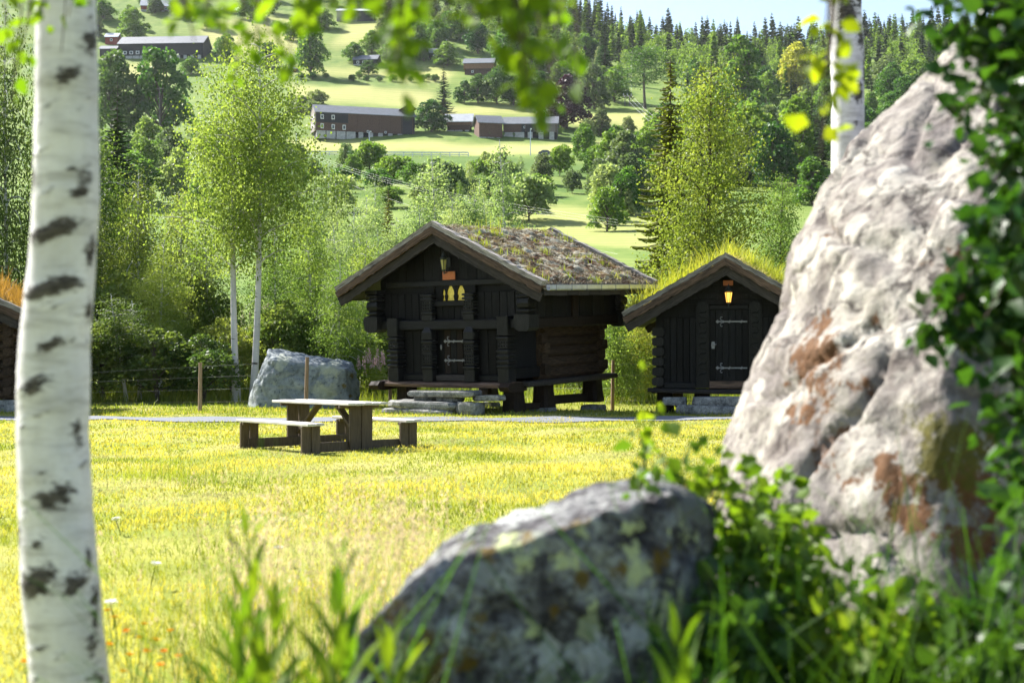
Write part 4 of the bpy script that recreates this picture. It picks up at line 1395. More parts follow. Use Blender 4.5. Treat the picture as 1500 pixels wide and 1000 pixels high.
# ------------------------------------------------------------------ storehouse at the left edge
FR3 = frame(P(-120, 604, 36.0).x, 36.0, 0, R(4))
s3 = empty('storehouse', FR3)
tag(s3, 'black log storehouse cut off by the left edge with rusty grass on its roof', 'storehouse')
XP, ZP, WL, WR, ZL, ZR, Y0, Y1 = 0, 3.65, 2.75, 2.75, 2.38, 2.38, -.6, 4.2
def zroof3(x):
    return ZP - .12 + (ZL - ZP) / WL * abs(x - XP)
mb = MB(); mb.prism([(-2.3, .34), (2.3, .34), (2.3, zroof3(2.3)), (0, zroof3(0)), (-2.3, zroof3(2.3))], 'y', .05, 3.9); mb.build('wall', T, s3)
for k in range(8):
    zz = .46 + .245 * k
    mb = MB(); mb.prism([(-.10, -.11), (.03, -.11), (.09, -.05), (.09, .05), (.03, .11), (-.10, .11)], 'x', -2.45, 2.45); o = mb.build('log', M['log'], s3); o.location = (0, .02, zz); o.rotation_euler = (0, 0, 0); o.scale = (1, -1, 1)
    mb = MB(); mb.prism([(-.1, -.09), (-.05, -.12), (.05, -.12), (.1, -.09), (.1, .07), (-.1, .07)], 'y', -.3, 4.1); o = mb.build('log', M['log'], s3); o.location = (2.28, 0, zz + .12)
for i in range(6):
    slab(s3, (-2.1 + .84 * i, .15, .15), (.8, .6, .34), 90 + i, 'foundation_stone')
for i in range(4):
    slab(s3, (2.2, .9 + .9 * i, .15), (.6, .85, .34), 97 + i, 'foundation_stone')
roof(s3, XP, ZP, WL, WR, ZL, ZR, Y0, Y1, M['grass_sod'], 33.0, gut=False)
C = roof_pts(4200, XP, ZP, XP + WR, ZR, Y0 + .2, Y1 - .2)
nb = NB(); nb.add(*blades(rng, C, rng.gamma(6, .05, len(C)), rng.uniform(.006, .012, len(C)), rng.uniform(.1, .6, len(C))))
tag(nb.build('roof_grass', M['red_grass'], s3), kind='stuff')

# ------------------------------------------------------------------ picnic table
ld = Vector((-1.16, 1.30, 0)).normalized()               # long direction, from the near end to the far end
near = Vector((-2.33, 21.9, 0))
yaw = math.atan2(ld.y, ld.x)
ctr = near + ld * .87
pt = empty('picnic_table', frame(ctr.x, ctr.y, gz(ctr.x, ctr.y) - .01, yaw))
tag(pt, 'wooden picnic table with bleached top and two attached benches on the lawn', 'picnic table')
# local x = long direction (near end at -x), local +y points left/towards camera, -y right/back
for k in range(5):
    box('table_plank', pt, (0, -.30 + .15 * k, .735), (2.15, .143, .038), M['table_top'], (0, R((-1) ** k * .12), 0), .006)
for x in (-.87, .87):
    box('crossbar', pt, (x + math.copysign(.05, -x), 0, .692), (.05, .74, .046), M['table_leg'], None, .006)
    for y in (-.11, .11):
        box('leg', pt, (x, y, .36), (.048, .20, .70), M['table_leg'], None, .006)
    box('runner', pt, (x + math.copysign(.05, -x), 0, .09), (.045, 1.95, .15), M['table_leg'], None, .008)
    sg = math.copysign(1, x)
    a = Vector((x - sg * .03, 0, .22)); b_ = Vector((sg * .26, 0, .70))
    d = b_ - a
    box('brace', pt, (a + b_) / 2, (d.length, .12, .045), M['table_leg'], (0, -math.atan2(d.z, d.x), 0), .006)
for sy in (-1, 1):
    for k in range(2):
        box('bench_plank', pt, (0, sy * (.92) + (k - .5) * .155, .445), (2.05, .148, .04), M['table_top'], (0, R((-1) ** k * .1), 0), .006)
    for x in (-.87, .87):
        box('bench_crossbar', pt, (x + math.copysign(.05, -x), sy * .92, .40), (.05, .30, .045), M['table_leg'], None, .006)
        for k in (-1, 1):
            box('bench_leg', pt, (x, sy * .92 + k * .085, .21), (.048, .155, .42), M['table_leg'], None, .006)

# ------------------------------------------------------------------ grey boulder behind the table, fence
def pp(px, py, Y): return P(px, py, Y)
hull = [pp(360, 600, 40), pp(372, 560, 39.5), pp(383, 530, 39.6), pp(392, 510, 40), pp(403, 510, 40.2), pp(440, 517, 40), pp(516, 529, 40), pp(524, 545, 39.8), pp(526, 600, 40), pp(440, 606, 38.9), pp(372, 606, 39.2), pp(515, 606, 39.2),
        pp(400, 525, 39.3), pp(505, 540, 39.2), pp(410, 515, 41.4), pp(510, 533, 41.2), pp(365, 600, 41.3), pp(522, 600, 41.2)]
me = rock_mesh('boulder', [hull], M['blue_rock'], .05, .07, 1.3, 4.0, attrs=(('lichen', [(pp(487, 537, 39.5), .5), (pp(478, 575, 39.2), .55), (pp(415, 530, 39.5), .35)]), ('moss', [(pp(516, 550, 39.5), .12), (pp(505, 565, 39.3), .12), (pp(513, 580, 39.3), .1), (pp(500, 575, 39.3), .1), (pp(372, 540, 39.6), .08)])))
b = link(bpy.data.objects.new('boulder', me)); tag(b, 'blue grey flat topped boulder standing behind the picnic table', 'boulder')

fe = empty('wire_fence', frame(0, 0, 0, 0))
tag(fe, 'wire fence with thin wooden posts running behind the path', 'fence')
FP = [(-40, 607, 536, 36.0), (127, 605, 541, 36.6), (293, 602, 531, 37.0), (448, 604, 523, 36.4), (572, 600, 535, 41.0), (723, 596, 545, 42.5), (897, 596, 527, 40.2), (1240, 600, 532, 40.0)]
tops = []
for i, (px, pb, ptop, Y) in enumerate(FP):
    p = P(px, ptop, Y); x = p.x; h = p.z - gz(x, Y)
    mb = MB(); lean = ((i * 37) % 7 - 3) * .012
    mb.tube([(0, 0, -.1), (lean * .5, 0, h * .5), (lean, 0, h)], [.055, .05, .046], 8)
    o = mb.build('post', M['fence_wood'], fe); o.location = (x, Y, gz(x, Y))
    tops.append((x, Y, gz(x, Y), h))
for f_ in (.2, .45, .7, .92):
    mb = MB()
    mb.tube([(x, Y - .05, z + h * f_) for (x, Y, z, h) in tops], [.0016] * len(tops), 4)
    mb.build('wire', M['iron'], fe)

# ------------------------------------------------------------------ tree prototypes (meshes only; every tree is its own object)
PROTO = {}
PROTO['twin'] = (birch_mesh(3, 10.6, 2.5, 34000, .085, cb=.36, droop=.26, limbs=46, trunks=2, leafmat='birch_leaf', sigma=.30), 10.6, 2.5)
PROTO['birch'] = (birch_mesh(5, 9.0, 2.2, 18000, .09, cb=.2, droop=.55, limbs=34), 9.0, 2.2)
PROTO['birch2'] = (birch_mesh(6, 9.0, 2.4, 17000, .09, cb=.15, droop=.75, limbs=32, sigma=.3), 9.0, 2.4)
PROTO['sapling'] = (birch_mesh(8, 8.0, 1.5, 8000, .09, cb=.18, droop=.35, limbs=30, leafmat='birch_pale', thick=.009), 8.0, 1.5)
PROTO['sapling2'] = (birch_mesh(9, 8.0, 1.3, 5600, .09, cb=.22, droop=.5, limbs=26, leafmat='birch_pale', thick=.009), 8.0, 1.3)
PROTO['yellow'] = (birch_mesh(12, 11.0, 2.5, 34000, .088, cb=.06, droop=.25, limbs=56, leafmat='birch_yellow', bark='bark_dark', sigma=.28), 11.0, 2.5)
PROTO['shrub'] = (round_mesh(14, 3.0, 1.7, 5200, .12, 'shrub_leaf', 15, .02), 3.0, 1.7)
PROTO['shrub2'] = (round_mesh(15, 3.0, 1.5, 4600, .12, 'dark_leaf', 12, .02), 3.0, 1.5)
PROTO['willow'] = (birch_mesh(17, 4.0, 2.0, 13000, .09, cb=.05, droop=.6, limbs=34, leafmat='birch_leaf', bark='bark_dark', sigma=.3), 4.0, 2.0)
PROTO['spruce'] = (spruce_mesh(18, 11.0, 2.3, 40, 7, 8, leafmat='spruce', droop=.30, up=.22, wid=.13), 11.0, 2.3)
PROTO['spruce2'] = (spruce_mesh(19, 9.0, 1.9, 52, 7, 7, leafmat='spruce', droop=.42, up=.25, wid=.12, ragged=.4), 9.0, 1.9)
for i in range(4):
    PROTO['far%d' % i] = (round_mesh(30 + i, 14.0, 5.0, 4200, .62, 'far_leaf', 18 + 2 * i, -.02 + .02 * i, squash=1.15, zmin=.07, power=.55), 14.0, 5.0)
PROTO['farbush'] = (round_mesh(36, 6.0, 4.0, 2600, .5, 'far_leaf', 14, .0), 6.0, 4.0)
PROTO['tallround'] = (round_mesh(37, 18.0, 4.6, 4200, .62, 'far_leaf', 24, .0, power=.5, zmin=.07), 18.0, 4.6)
for i in range(2):
    PROTO['fspruce%d' % i] = (spruce_mesh(40 + i, 18.0, 3.3, 20, 7, 4, leafmat='spruce', wid=.17), 18.0, 3.3)
PROTO['pine'] = (pine_mesh(44, 16.0, 3.6, 2600, .5), 16.0, 3.6)


def tree(kind, px, base, top, width, label, name='tree', Y=None, mat=None, group=None, cat='tree', rot=None):
    me, H0, R0 = PROTO[kind]
    if Y is None:
        p = hit(px, base)
    else:
        x = (px - CX) / F * Y
        p = Vector((x, Y, gz(x, Y)))
    zt = EYE - (top - HY) / F * p.y
    H = max(1.0, zt - p.z)
    sz = H / H0
    s = (width / 2 / F * p.y) / R0 if width else sz
    e = plant(name, me, p, s, rot if rot is not None else random.uniform(0, 6.28), label, cat, group, sz)
    if mat:
        c = [o for o in e.children if o.name.startswith('crown')][0]
        c.material_slots[0].link = 'OBJECT'
        c.material_slots[0].material = M[mat]
    return e


def where(px):
    for lim, t in ((55, 'left of the near birch trunk'), (140, 'just right of the near birch trunk'), (215, 'near the far left fence post'), (300, 'behind the middle fence post'), (385, 'around the twin birch'), (455, 'right of the twin birch'),
                   (530, 'above the grey boulder'), (600, 'at the left roof slope'), (680, 'over the big gable peak'), (790, 'over the big sod roof'), (900, 'behind the far wall'), (1000, 'between the storehouses'), (1110, 'behind the smaller storehouse')):
        if px < lim: return t
    return 'beside the large rock'


# ------------------------------------------------------------------ grove behind the storehouses
tree('twin', 358, 575, 52, 215, 'tall twin trunk birch with bright leaves behind the grey boulder', 'birch_tree', Y=42.5, rot=0.0)
tree('yellow', 1040, 560, 92, 205, 'tall yellow green birch behind the two storehouses', 'birch_tree', Y=46)
tree('spruce2', 982, 560, 84, 165, 'ragged light spruce beside the yellow birch behind the storehouses', 'spruce_tree', Y=51, mat='spruce_light')
tree('yellow', 1135, 540, 255, 120, 'lower birch between the yellow birch and the large rock', 'birch_tree', Y=52, mat='birch_leaf')
tree('sapling', 655, 520, 228, 130, 'pale birch with two light trunks rising over the big storehouse ridge', 'birch_tree', Y=66)
tree('sapling2', 745, 520, 205, 90, 'sparse thin birch above the sod roof of the big storehouse', 'birch_tree', Y=64)
tree('spruce', 569, 510, 276, 62, 'small young spruce above the left slope of the big roof', 'spruce_tree', Y=76, mat='spruce_light')
LG = 'birch in the thicket on the left behind the path'
for i, (px, top, w, Y, kd, mt) in enumerate([
        (12, 10, 150, 50, 'birch2', 'dark_leaf'), (70, 60, 150, 53, 'birch2', 'dark_leaf'), (-60, 0, 180, 52, 'birch2', 'dark_leaf'),
        (150, 190, 150, 54, 'birch', 'shrub_leaf'), (205, 250, 130, 50, 'birch2', 'shrub_leaf'), (262, 280, 130, 53, 'birch', 'shrub_leaf'),
        (120, 250, 140, 49, 'birch', 'dark_leaf'), (310, 330, 130, 48, 'birch2', 'shrub_leaf'), (235, 350, 120, 46, 'birch', 'birch_leaf'),
        (185, 430, 100, 42.5, 'sapling', 'dark_leaf'), (205, 440, 90, 43.5, 'sapling2', 'dark_leaf'), (410, 330, 130, 47, 'birch2', 'birch_leaf'),
        (455, 300, 110, 52, 'birch', 'birch_leaf'), (490, 380, 120, 45, 'birch2', 'birch_leaf'), (530, 350, 110, 49, 'birch', 'birch_leaf')]):
    lab = ('tall ' if top < 220 else 'low ' if top > 340 else '') + {'dark_leaf': 'dark leafy birch', 'shrub_leaf': 'dull green drooping birch', 'birch_leaf': 'bright green birch'}[mt] + ' of the left thicket ' + where(px)
    tree(kd, px, 0, top, w, lab, 'birch_tree', Y=Y, mat=mt, group='birches of the left thicket: ' + mt.replace('_', ' '))
tree('spruce', 172, 500, 120, 115, 'dark pointed spruce rising above the left thicket', 'spruce_tree', Y=70)
tree('spruce2', 205, 500, 255, 90, 'light green spruce tip in front of the dark spruce on the left', 'spruce_tree', Y=60, mat='spruce_light')
for i, (px, top, w, Y) in enumerate([(440, 240, 70, 74), (475, 235, 75, 82), (505, 262, 70, 70), (540, 285, 70, 78), (600, 300, 80, 74), (630, 275, 60, 86), (690, 262, 70, 84), (715, 290, 70, 76), (560, 340, 80, 62), (500, 330, 80, 60)]):
    tree(('sapling', 'sapling2')[i % 2], px, 0, top, w, ('tall ' if top < 265 else '') + 'slender pale birch of the airy stand ' + where(px), 'birch_tree', Y=Y, group='pale slender birches')
for i, (px, top, w, Y) in enumerate([(455, 262, 100, 66), (520, 300, 110, 64), (580, 318, 110, 58), (485, 290, 100, 72), (620, 300, 110, 62), (440, 330, 110, 58), (700, 285, 110, 66), (545, 262, 80, 90), (665, 290, 90, 58), (410, 270, 90, 70)]):
    tree(('birch', 'birch2')[i % 2], px, 0, top, w, ('tall ' if top < 280 else '') + 'pale leafy birch of the light grove ' + where(px), 'birch_tree', Y=Y, mat='birch_pale', group='pale leafy birches')
# shrubs that fill the ground behind the fence
SH = [(150, 470, 150, 43), (230, 480, 150, 42.5), (90, 470, 150, 43), (300, 490, 130, 42.5), (30, 440, 170, 45), (-50, 440, 170, 44), (340, 470, 130, 45), (410, 440, 130, 46), (470, 460, 120, 46), (520, 470, 110, 46.5), (556, 470, 90, 48),
      (180, 400, 170, 48), (270, 410, 160, 48), (100, 380, 170, 50)]
for i, (px, top, w, Y) in enumerate(SH):
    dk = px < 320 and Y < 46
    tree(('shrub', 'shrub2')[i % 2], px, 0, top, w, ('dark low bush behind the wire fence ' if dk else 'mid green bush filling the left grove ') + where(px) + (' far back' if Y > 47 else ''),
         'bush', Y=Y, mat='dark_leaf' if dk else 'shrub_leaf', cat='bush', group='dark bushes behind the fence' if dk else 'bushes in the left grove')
for i, (px, top, w, Y) in enumerate([(905, 462, 110, 43), (940, 455, 100, 44), (880, 470, 90, 46), (915, 430, 120, 49)]):
    tree('willow', px, 0, top, w, ('yellowish ' if i % 2 else 'green ') + ('near ' if Y < 45 else 'far ') + 'willow bush in the gap between the two storehouses', 'willow_bush', Y=Y, mat=('birch_leaf', 'birch_yellow')[i % 2], cat='bush', group='willow bushes between the storehouses')
for i, (px, top, w, Y) in enumerate([(600, 520, 110, 47), (660, 525, 110, 49), (730, 540, 100, 48), (800, 530, 110, 48), (850, 525, 110, 47), (1000, 520, 110, 46), (1080, 520, 120, 46), (1150, 480, 120, 46), (1220, 430, 140, 47), (960, 430, 140, 52), (1100, 400, 170, 56), (880, 400, 130, 60), (830, 430, 130, 60), (780, 430, 130, 60)]):
    tree(('shrub', 'willow')[i % 2], px, 0, top, w, ('bright ' if i % 2 else 'dull ') + 'green bush ' + ('rising ' if top < 450 else 'low ') + where(px), 'bush', Y=Y, mat=('shrub_leaf', 'birch_leaf')[i % 2], cat='bush', group='bushes behind the storehouses')

# ------------------------------------------------------------------ hillside: trees that stand out
for (kd, px, base, top, w, mat, lab, nm) in [
        ('far0', 830, 190, 110, 66, 'purple', 'dark purple leaved tree beside the lower farm', 'purple_tree'),
        ('fspruce0', 650, 168, 95, 36, 'spruce', 'dark spruce standing alone between the big barn and the small storehouse', 'spruce_tree'),
        ('fspruce1', 886, 120, 42, 40, 'spruce', 'tall dark spruce left of the power line clearing', 'spruce_tree'),
        ('fspruce0', 1122, 232, 140, 42, 'spruce_brown', 'brownish spruce among the round trees on the right slope', 'spruce_tree'),
        ('pine', 945, 160, 72, 70, None, 'pine with a bare trunk beside the power line clearing', 'pine_tree'),
        ('far1', 233, 205, 68, 92, 'far_leaf', 'large round pale green tree below the long dark upper barn', 'tree'),
        ('far2', 165, 205, 72, 80, 'far_dark', 'dark round tree left of the large pale one on the upper left', 'tree'),
        ('far3', 455, 112, 38, 50, 'far_leaf', 'round tree on the field edge above the big barn', 'tree'),
        ('far0', 632, 194, 145, 52, 'far_dark', 'bushy tree at the right end of the big barn', 'tree'),
        ('farbush', 820, 258, 214, 40, 'far_leaf', 'round bush in the meadow right of the car', 'bush'),
        ('far2', 858, 92, 48, 42, 'far_leaf', 'bright round tree in front of the dark ridge forest', 'tree'),
        ('far1', 745, 100, 34, 56, 'far_leaf', 'tall light tree on the slope above the brown farmhouse', 'tree'),
        ('tallround', 1088, 190, 46, 84, 'far_leaf', 'very tall light green tree group leader on the right slope', 'tree'),
        ('far3', 1165, 140, 62, 56, 'birch_yellow', 'yellowish tree high on the right slope left of the white trunk', 'tree'),
        ('tallround', 1165, 270, 132, 70, 'far_leaf', 'broad pale tree low on the right slope beside the large rock', 'tree'),
        ('tallround', 1190, 300, 225, 60, 'far_leaf', 'light tree just above the shoulder of the large rock', 'tree'),
        ('far0', 870, 160, 92, 50, 'far_grey', 'grey green willow below the tall spruce by the clearing', 'tree'),
        ('far1', 915, 275, 190, 66, 'far_grey', 'big grey green willow at the end of the lower meadow', 'tree'),
        ('far2', 870, 262, 212, 44, 'far_leaf', 'round green tree at the meadow edge beside the willow', 'tree'),
        ('farbush', 838, 284, 250, 30, 'far_grey', 'small grey green bush in the lower meadow', 'bush'),
        ('farbush', 880, 300, 262, 34, 'far_leaf', 'bush at the foot of the grey green willow', 'bush')]:
    tree(kd, px, base, top, w, lab, nm, mat=mat, cat='bush' if nm == 'bush' else 'tree')
def far_where(px):
    for lim, t in ((200, 'near the near trunk'), (300, 'under the long barn'), (390, 'behind the twin birch'), (450, 'left of the barn'), (530, 'over the barn'), (600, 'above barn end'), (650, 'by the flagpole'), (700, 'by the small storehouse'), (760, 'above the long low barn'), (830, 'by the purple tree'), (890, 'by the tall spruce'), (960, 'by the clearing')):
        if px < lim: return t
    return 'near the yellow birch'
GRP = [
    # row behind the lower farm
    ('dark tree in the row behind the lower farm', 'trees behind the lower farm', 'far_dark', [(680, 152, 118, 30), (700, 152, 108, 36), (728, 153, 96, 44), (752, 155, 110, 34), (776, 158, 112, 40), (795, 156, 104, 40)]),
    ('round tree on the slope between the upper farms', 'trees between the upper farms', 'far_leaf', [(575, 92, 52, 40), (610, 85, 36, 44), (655, 98, 62, 40), (700, 80, 34, 44), (520, 92, 62, 34), (545, 80, 45, 34), (590, 60, 20, 44), (640, 70, 30, 40), (680, 62, 20, 44), (540, 110, 88, 26), (805, 108, 62, 44), (780, 96, 54, 40), (770, 130, 86, 40), (822, 122, 90, 40), (900, 150, 96, 50)]),
    ('round tree among the fields at the upper left', 'trees of the upper left fields', 'far_leaf', [(195, 60, 10, 44), (300, 40, 2, 36), (330, 90, 50, 36), (395, 100, 62, 40), (430, 60, 24, 30), (470, 45, 12, 40), (280, 110, 84, 30), (150, 30, 0, 40), (265, 25, -8, 36), (370, 30, -5, 40), (395, 215, 170, 50), (150, 260, 190, 80), (250, 235, 190, 60), (300, 225, 185, 50), (190, 300, 220, 90), (330, 245, 205, 60)]),
    ('bush on the road bank below the rail', 'road bank bushes', 'farbush', [(450, 265, 240, 40), (500, 275, 246, 44), (555, 280, 250, 50), (610, 275, 240, 50), (655, 280, 245, 50), (700, 285, 235, 50), (745, 280, 250, 44), (790, 290, 262, 40), (420, 280, 240, 60), (380, 285, 235, 60)]),
]
for lab, grp, mt, pts in GRP:
    for i, (px, base, top, w) in enumerate(pts):
        kd = 'farbush' if mt == 'farbush' else 'far%d' % (i % 4)
        lab2 = lab + ' ' + far_where(px)
        mm = None if mt == 'farbush' else (mt if i % 3 else 'far_dark' if mt == 'far_leaf' and i % 2 else mt)
        tree(kd, px, base, top, w, lab2, 'bush' if mt == 'farbush' else 'tree', mat=mm, group=grp, cat='bush' if mt == 'farbush' else 'tree')

rs = np.random.default_rng(314)
def scatter(n, poly, hr, kinds, mats, lab, grp, mind=5.0, bush=False):
    xs_ = [p[0] for p in poly]; ys_ = [p[1] for p in poly]; done = []; t = 0
    while len(done) < n and t < n * 60:
        t += 1
        px, py = rs.uniform(min(xs_), max(xs_)), rs.uniform(min(ys_), max(ys_))
        if not in_poly(np.array([px]), np.array([py]), poly)[0]: continue
        p = hit(px, py, 55)
        if any((p.x - q.x) ** 2 + (p.y - q.y) ** 2 < mind ** 2 for q in done): continue
        done.append(p)
        kd = kinds[len(done) % len(kinds)]; me, H0, R0 = PROTO[kd]; H = rs.uniform(*hr); k = H / H0
        mt = mats[int(rs.integers(len(mats)))]
        e = plant('bush' if bush else 'tree', me, p, k * rs.uniform(.85, 1.25), rs.uniform(0, 6.28), TONE[mt] + ' ' + lab + ' ' + far_where(px), 'bush' if bush else 'tree', grp, k)
        c = [o for o in e.children if o.name.startswith('crown')][0]
        c.material_slots[0].link = 'OBJECT'; c.material_slots[0].material = M[mt]
TONE = {'far_leaf': 'mid green', 'far_dark': 'dark green', 'far_grey': 'grey green', 'birch_pale': 'pale green', 'shrub_leaf': 'dull green', 'birch_leaf': 'bright green', 'spruce': 'dark', 'birch_yellow': 'yellow green'}
LV = ['far0', 'far1', 'far2', 'far3', 'tallround']
scatter(22, [(140, 190), (330, 215), (440, 250), (440, 320), (140, 330)], (6, 12), LV, ['birch_pale', 'far_grey', 'birch_leaf', 'far_leaf'], 'tree on the lower slope at the left', 'trees of the lower left slope')
scatter(26, [(430, 244), (720, 250), (800, 300), (740, 330), (430, 320)], (3.5, 8), ['sapling', 'far1', 'sapling2', 'farbush'], ['birch_pale', 'far_grey', 'birch_pale', 'far_leaf'], 'young tree on the bank above the storehouse', 'young trees of the bank')
scatter(28, [(560, 15), (700, 10), (870, 60), (900, 140), (830, 115), (740, 90), (640, 60), (560, 45)], (9, 16), LV, ['far_leaf', 'far_dark', 'far_leaf', 'far_grey'], 'tree in the leafy belt under the ridge forest', 'leafy belt under the ridge')
scatter(20, [(120, -10), (560, -10), (560, 18), (470, 40), (330, 24), (120, 70)], (8, 13), LV, ['far_leaf', 'far_dark', 'far_grey'], 'tree around the topmost farms on the left', 'trees round the topmost farms')
scatter(16, [(555, 52), (640, 60), (640, 92), (560, 92)], (7, 12), LV, ['far_leaf', 'far_dark', 'far_grey'], 'tree beside the black houses on the upper field', 'trees by the upper black houses')
scatter(34, [(845, 205), (960, 185), (1040, 190), (1060, 320), (920, 330), (860, 285)], (6, 12), LV, ['far_grey', 'far_leaf', 'far_leaf'], 'tree closing the lower meadow on the right', 'trees closing the lower meadow', 4.0)
scatter(18, [(690, 250), (800, 268), (790, 330), (700, 330)], (3.5, 7.5), ['far1', 'farbush', 'sapling', 'far3'], ['birch_pale', 'far_grey', 'far_leaf'], 'tree on the bank over the sod roof', 'trees of the bank over the roof', 4)
scatter(14, [(850, 272), (930, 280), (930, 345), (880, 340)], (3.5, 8), LV, ['far_grey', 'far_leaf', 'birch_pale'], 'tree at the meadow foot behind the spruce', 'trees of the meadow foot', 4)
scatter(10, [(425, 150), (470, 152), (455, 190), (425, 195)], (3, 6), ['farbush'], ['far_leaf', 'far_grey'], 'bush at the left end of the big barn', 'bushes by the big barn', 4, True)
scatter(12, [(430, 113), (640, 118), (640, 123), (430, 119)], (2.0, 3.5), ['farbush'], ['far_leaf', 'far_dark'], 'hedge bush along the upper field edge', 'field edge hedge', 4, True)
scatter(14, [(690, 196), (900, 188), (900, 200), (700, 206)], (1.5, 3.0), ['farbush'], ['far_leaf'], 'low bush on the bank below the lower barns', 'bushes below the lower barns', 4, True)

# the mixed wood on the right-hand slope, single trees
rng = np.random.default_rng(77)
def slope_label(what, x, Y, py):
    px = CX + F * x / Y
    side = 'left of the yellow birch' if px < 960 else 'behind the yellow birch top' if px < 1105 else 'between birch and slim trunk' if px < 1215 else 'right of slim white trunk'
    up = 'high up' if py < 100 else 'half way up' if py < 170 else 'low'
    return f'{what} {up} on wooded slope {side}'
cand = []
tries = 0
while len(cand) < 150 and tries < 20000:
    tries += 1
    Y = rng.uniform(280, 640)
    px = rng.uniform(880, 1430)
    x = (px - CX) / F * Y
    g = gz(x, Y)
    py = HY - F * (g - EYE) / Y
    edge = np.interp(py, [60, 110, 160, 165, 200, 260, 330], [850, 880, 1010, 1030, 1010, 960, 930])
    if px < edge or (1005 > px > 905 and 95 < py < 165): continue
    if any((x - a) ** 2 + (Y - b_) ** 2 < (6 + Y * .011) ** 2 for a, b_, _ in cand): continue
    cand.append((x, Y, py))
for i, (x, Y, py) in enumerate(cand):
    r = rng.uniform()
    con = r < (.30 if py > 120 else .55)
    if con:
        kd = 'fspruce%d' % (i % 2); H = rng.uniform(12, 21)
        me, H0, R0 = PROTO[kd]; s = H / H0 * rng.uniform(.85, 1.15)
        plant('spruce_tree', me, (x, Y, gz(x, Y) - .3), s, rng.uniform(0, 6.28), slope_label('tall spruce' if H > 16 else 'short spruce', x, Y, py), 'tree', 'spruces of the right slope wood', H / H0)
    else:
        kd = ('far0', 'far1', 'far2', 'far3', 'tallround')[i % 5]; H = rng.uniform(9, 17)
        me, H0, R0 = PROTO[kd]; s = H / H0 * rng.uniform(.85, 1.2)
        e = plant('tree', me, (x, Y, gz(x, Y) - .3), s, rng.uniform(0, 6.28), '', 'tree', 'leafy trees of the right slope wood', H / H0)
        mt = ('far_leaf', 'far_leaf', 'far_dark', 'far_grey')[int(rng.integers(4))]
        e['label'] = slope_label(('tall ' if H > 13 else 'low ') + TONE[mt] + ' leafy tree', x, Y, py)
        c = [o for o in e.children if o.name.startswith('crown')][0]
        c.material_slots[0].link = 'OBJECT'; c.material_slots[0].material = M[mt]

# far ridge forest: one mass
def forest(name, n, spruce_share, label, seed, yr, region):
    rng = np.random.default_rng(seed)
    sp = [spruce_np(50 + k, 1.0, .17, 12, 6, 2, wid=.2)[:2] for k in range(3)]
    nb = NB()
    k = 0; t = 0
    pts = []
    while k < n and t < 60000:
        t += 1
        Y = rng.uniform(*yr); px = rng.uniform(520, 1600)
        x = (px - CX) / F * Y; g = gz(x, Y); py = HY - F * (g - EYE) / Y
        if not region(px, py, Y): continue
        if any((x - a) ** 2 + (Y - b_) ** 2 < 36 for a, b_ in pts[-200:]): continue
        pts.append((x, Y)); k += 1
        if rng.uniform() < spruce_share:
            H = rng.uniform(8, 14) + 11 * rng.uniform() ** 2; V, Q = sp[k % 3]
            V = V * np.array([H * rng.uniform(.8, 1.3)] * 2 + [H])
        else:
            H = rng.uniform(8, 14); m_ = 260
            c = unit(rng.normal(size=(7, 3))) * .2 * H * np.array([1, 1, 1.2]) + np.array([0, 0, .55 * H])
            C = c[rng.integers(0, 7, m_)] + unit(rng.normal(size=(m_, 3))) * .17 * H
            V, Q = leaf_quads(C, rng.normal(size=(m_, 3)), np.full(m_, .075 * H), np.full(m_, .065 * H), rng)
        a = rng.uniform(0, 6.28); ca, sa = math.cos(a), math.sin(a)
        V = V @ np.array([[ca, sa, 0], [-sa, ca, 0], [0, 0, 1]]) + np.array([x, Y, g - .4])
        nb.add(V, Q)
    return tag(nb.build(name, M['spruce' if spruce_share > .5 else 'far_leaf']), label, kind='stuff')


def ridge_region(px, py, Y):
    lim = np.interp(px, [520, 600, 700, 800, 870, 950, 1050, 1500], [14, 22, 34, 52, 90, 100, 105, 110])
    return py < lim
forest('ridge_forest', 620, .92, 'dark spruce forest along the ridge under the sky', 5, (680, 1010), ridge_region)
forest('slope_forest', 420, .25, 'mass of leafy trees at the foot of the ridge forest', 6, (600, 900), lambda px, py, Y: (py < np.interp(px, [520, 700, 870, 1050, 1500], [40, 60, 105, 140, 150])) and (py > np.interp(px, [520, 700, 870, 1050, 1500], [8, 20, 50, 60, 60])))

# ------------------------------------------------------------------ far farm buildings
M['barn_brown'] = wood('brown_barn_boards', (0.06, 0.034, 0.025), (0.15, 0.09, 0.066), (3, 3, .3), .85, .15, .3)
M['barn_black'] = wood('black_barn_boards', (0.015, 0.016, 0.02), (0.045, 0.046, 0.052), (3, 3, .3), .8, .15, .3)
M['barn_grey'] = wood('grey_barn_boards', (0.14, 0.12, 0.11), (0.27, 0.24, 0.22), (3, 3, .3), .85, .15, .3)
M['barn_red'] = wood('red_barn_boards', (0.22, 0.045, 0.03), (0.34, 0.08, 0.055), (3, 3, .3), .8, .1, .3)
M['barn_orange'] = wood('sunburnt_boards', (0.17, 0.085, 0.05), (0.30, 0.17, 0.11), (3, 3, .3), .85, .15, .3)
M['slate'] = plain('grey_slate', (0.13, 0.14, 0.155), .55, .8, .2, .2, .5)
M['pale_roof'] = plain('pale_metal_roof', (0.46, 0.47, 0.48), .4, .8, .15, .1, .5)
M['white_paint'] = plain('white_paint', (0.72, 0.72, 0.70), .6, 3, .1, .05)
M['far_stone'] = plain('pale_masonry', (0.42, 0.41, 0.39), .9, 1.5, .3, .4)
M['pane'] = plain('dark_pane', (0.05, 0.06, 0.07), .1, 2, .2, 0, .6)


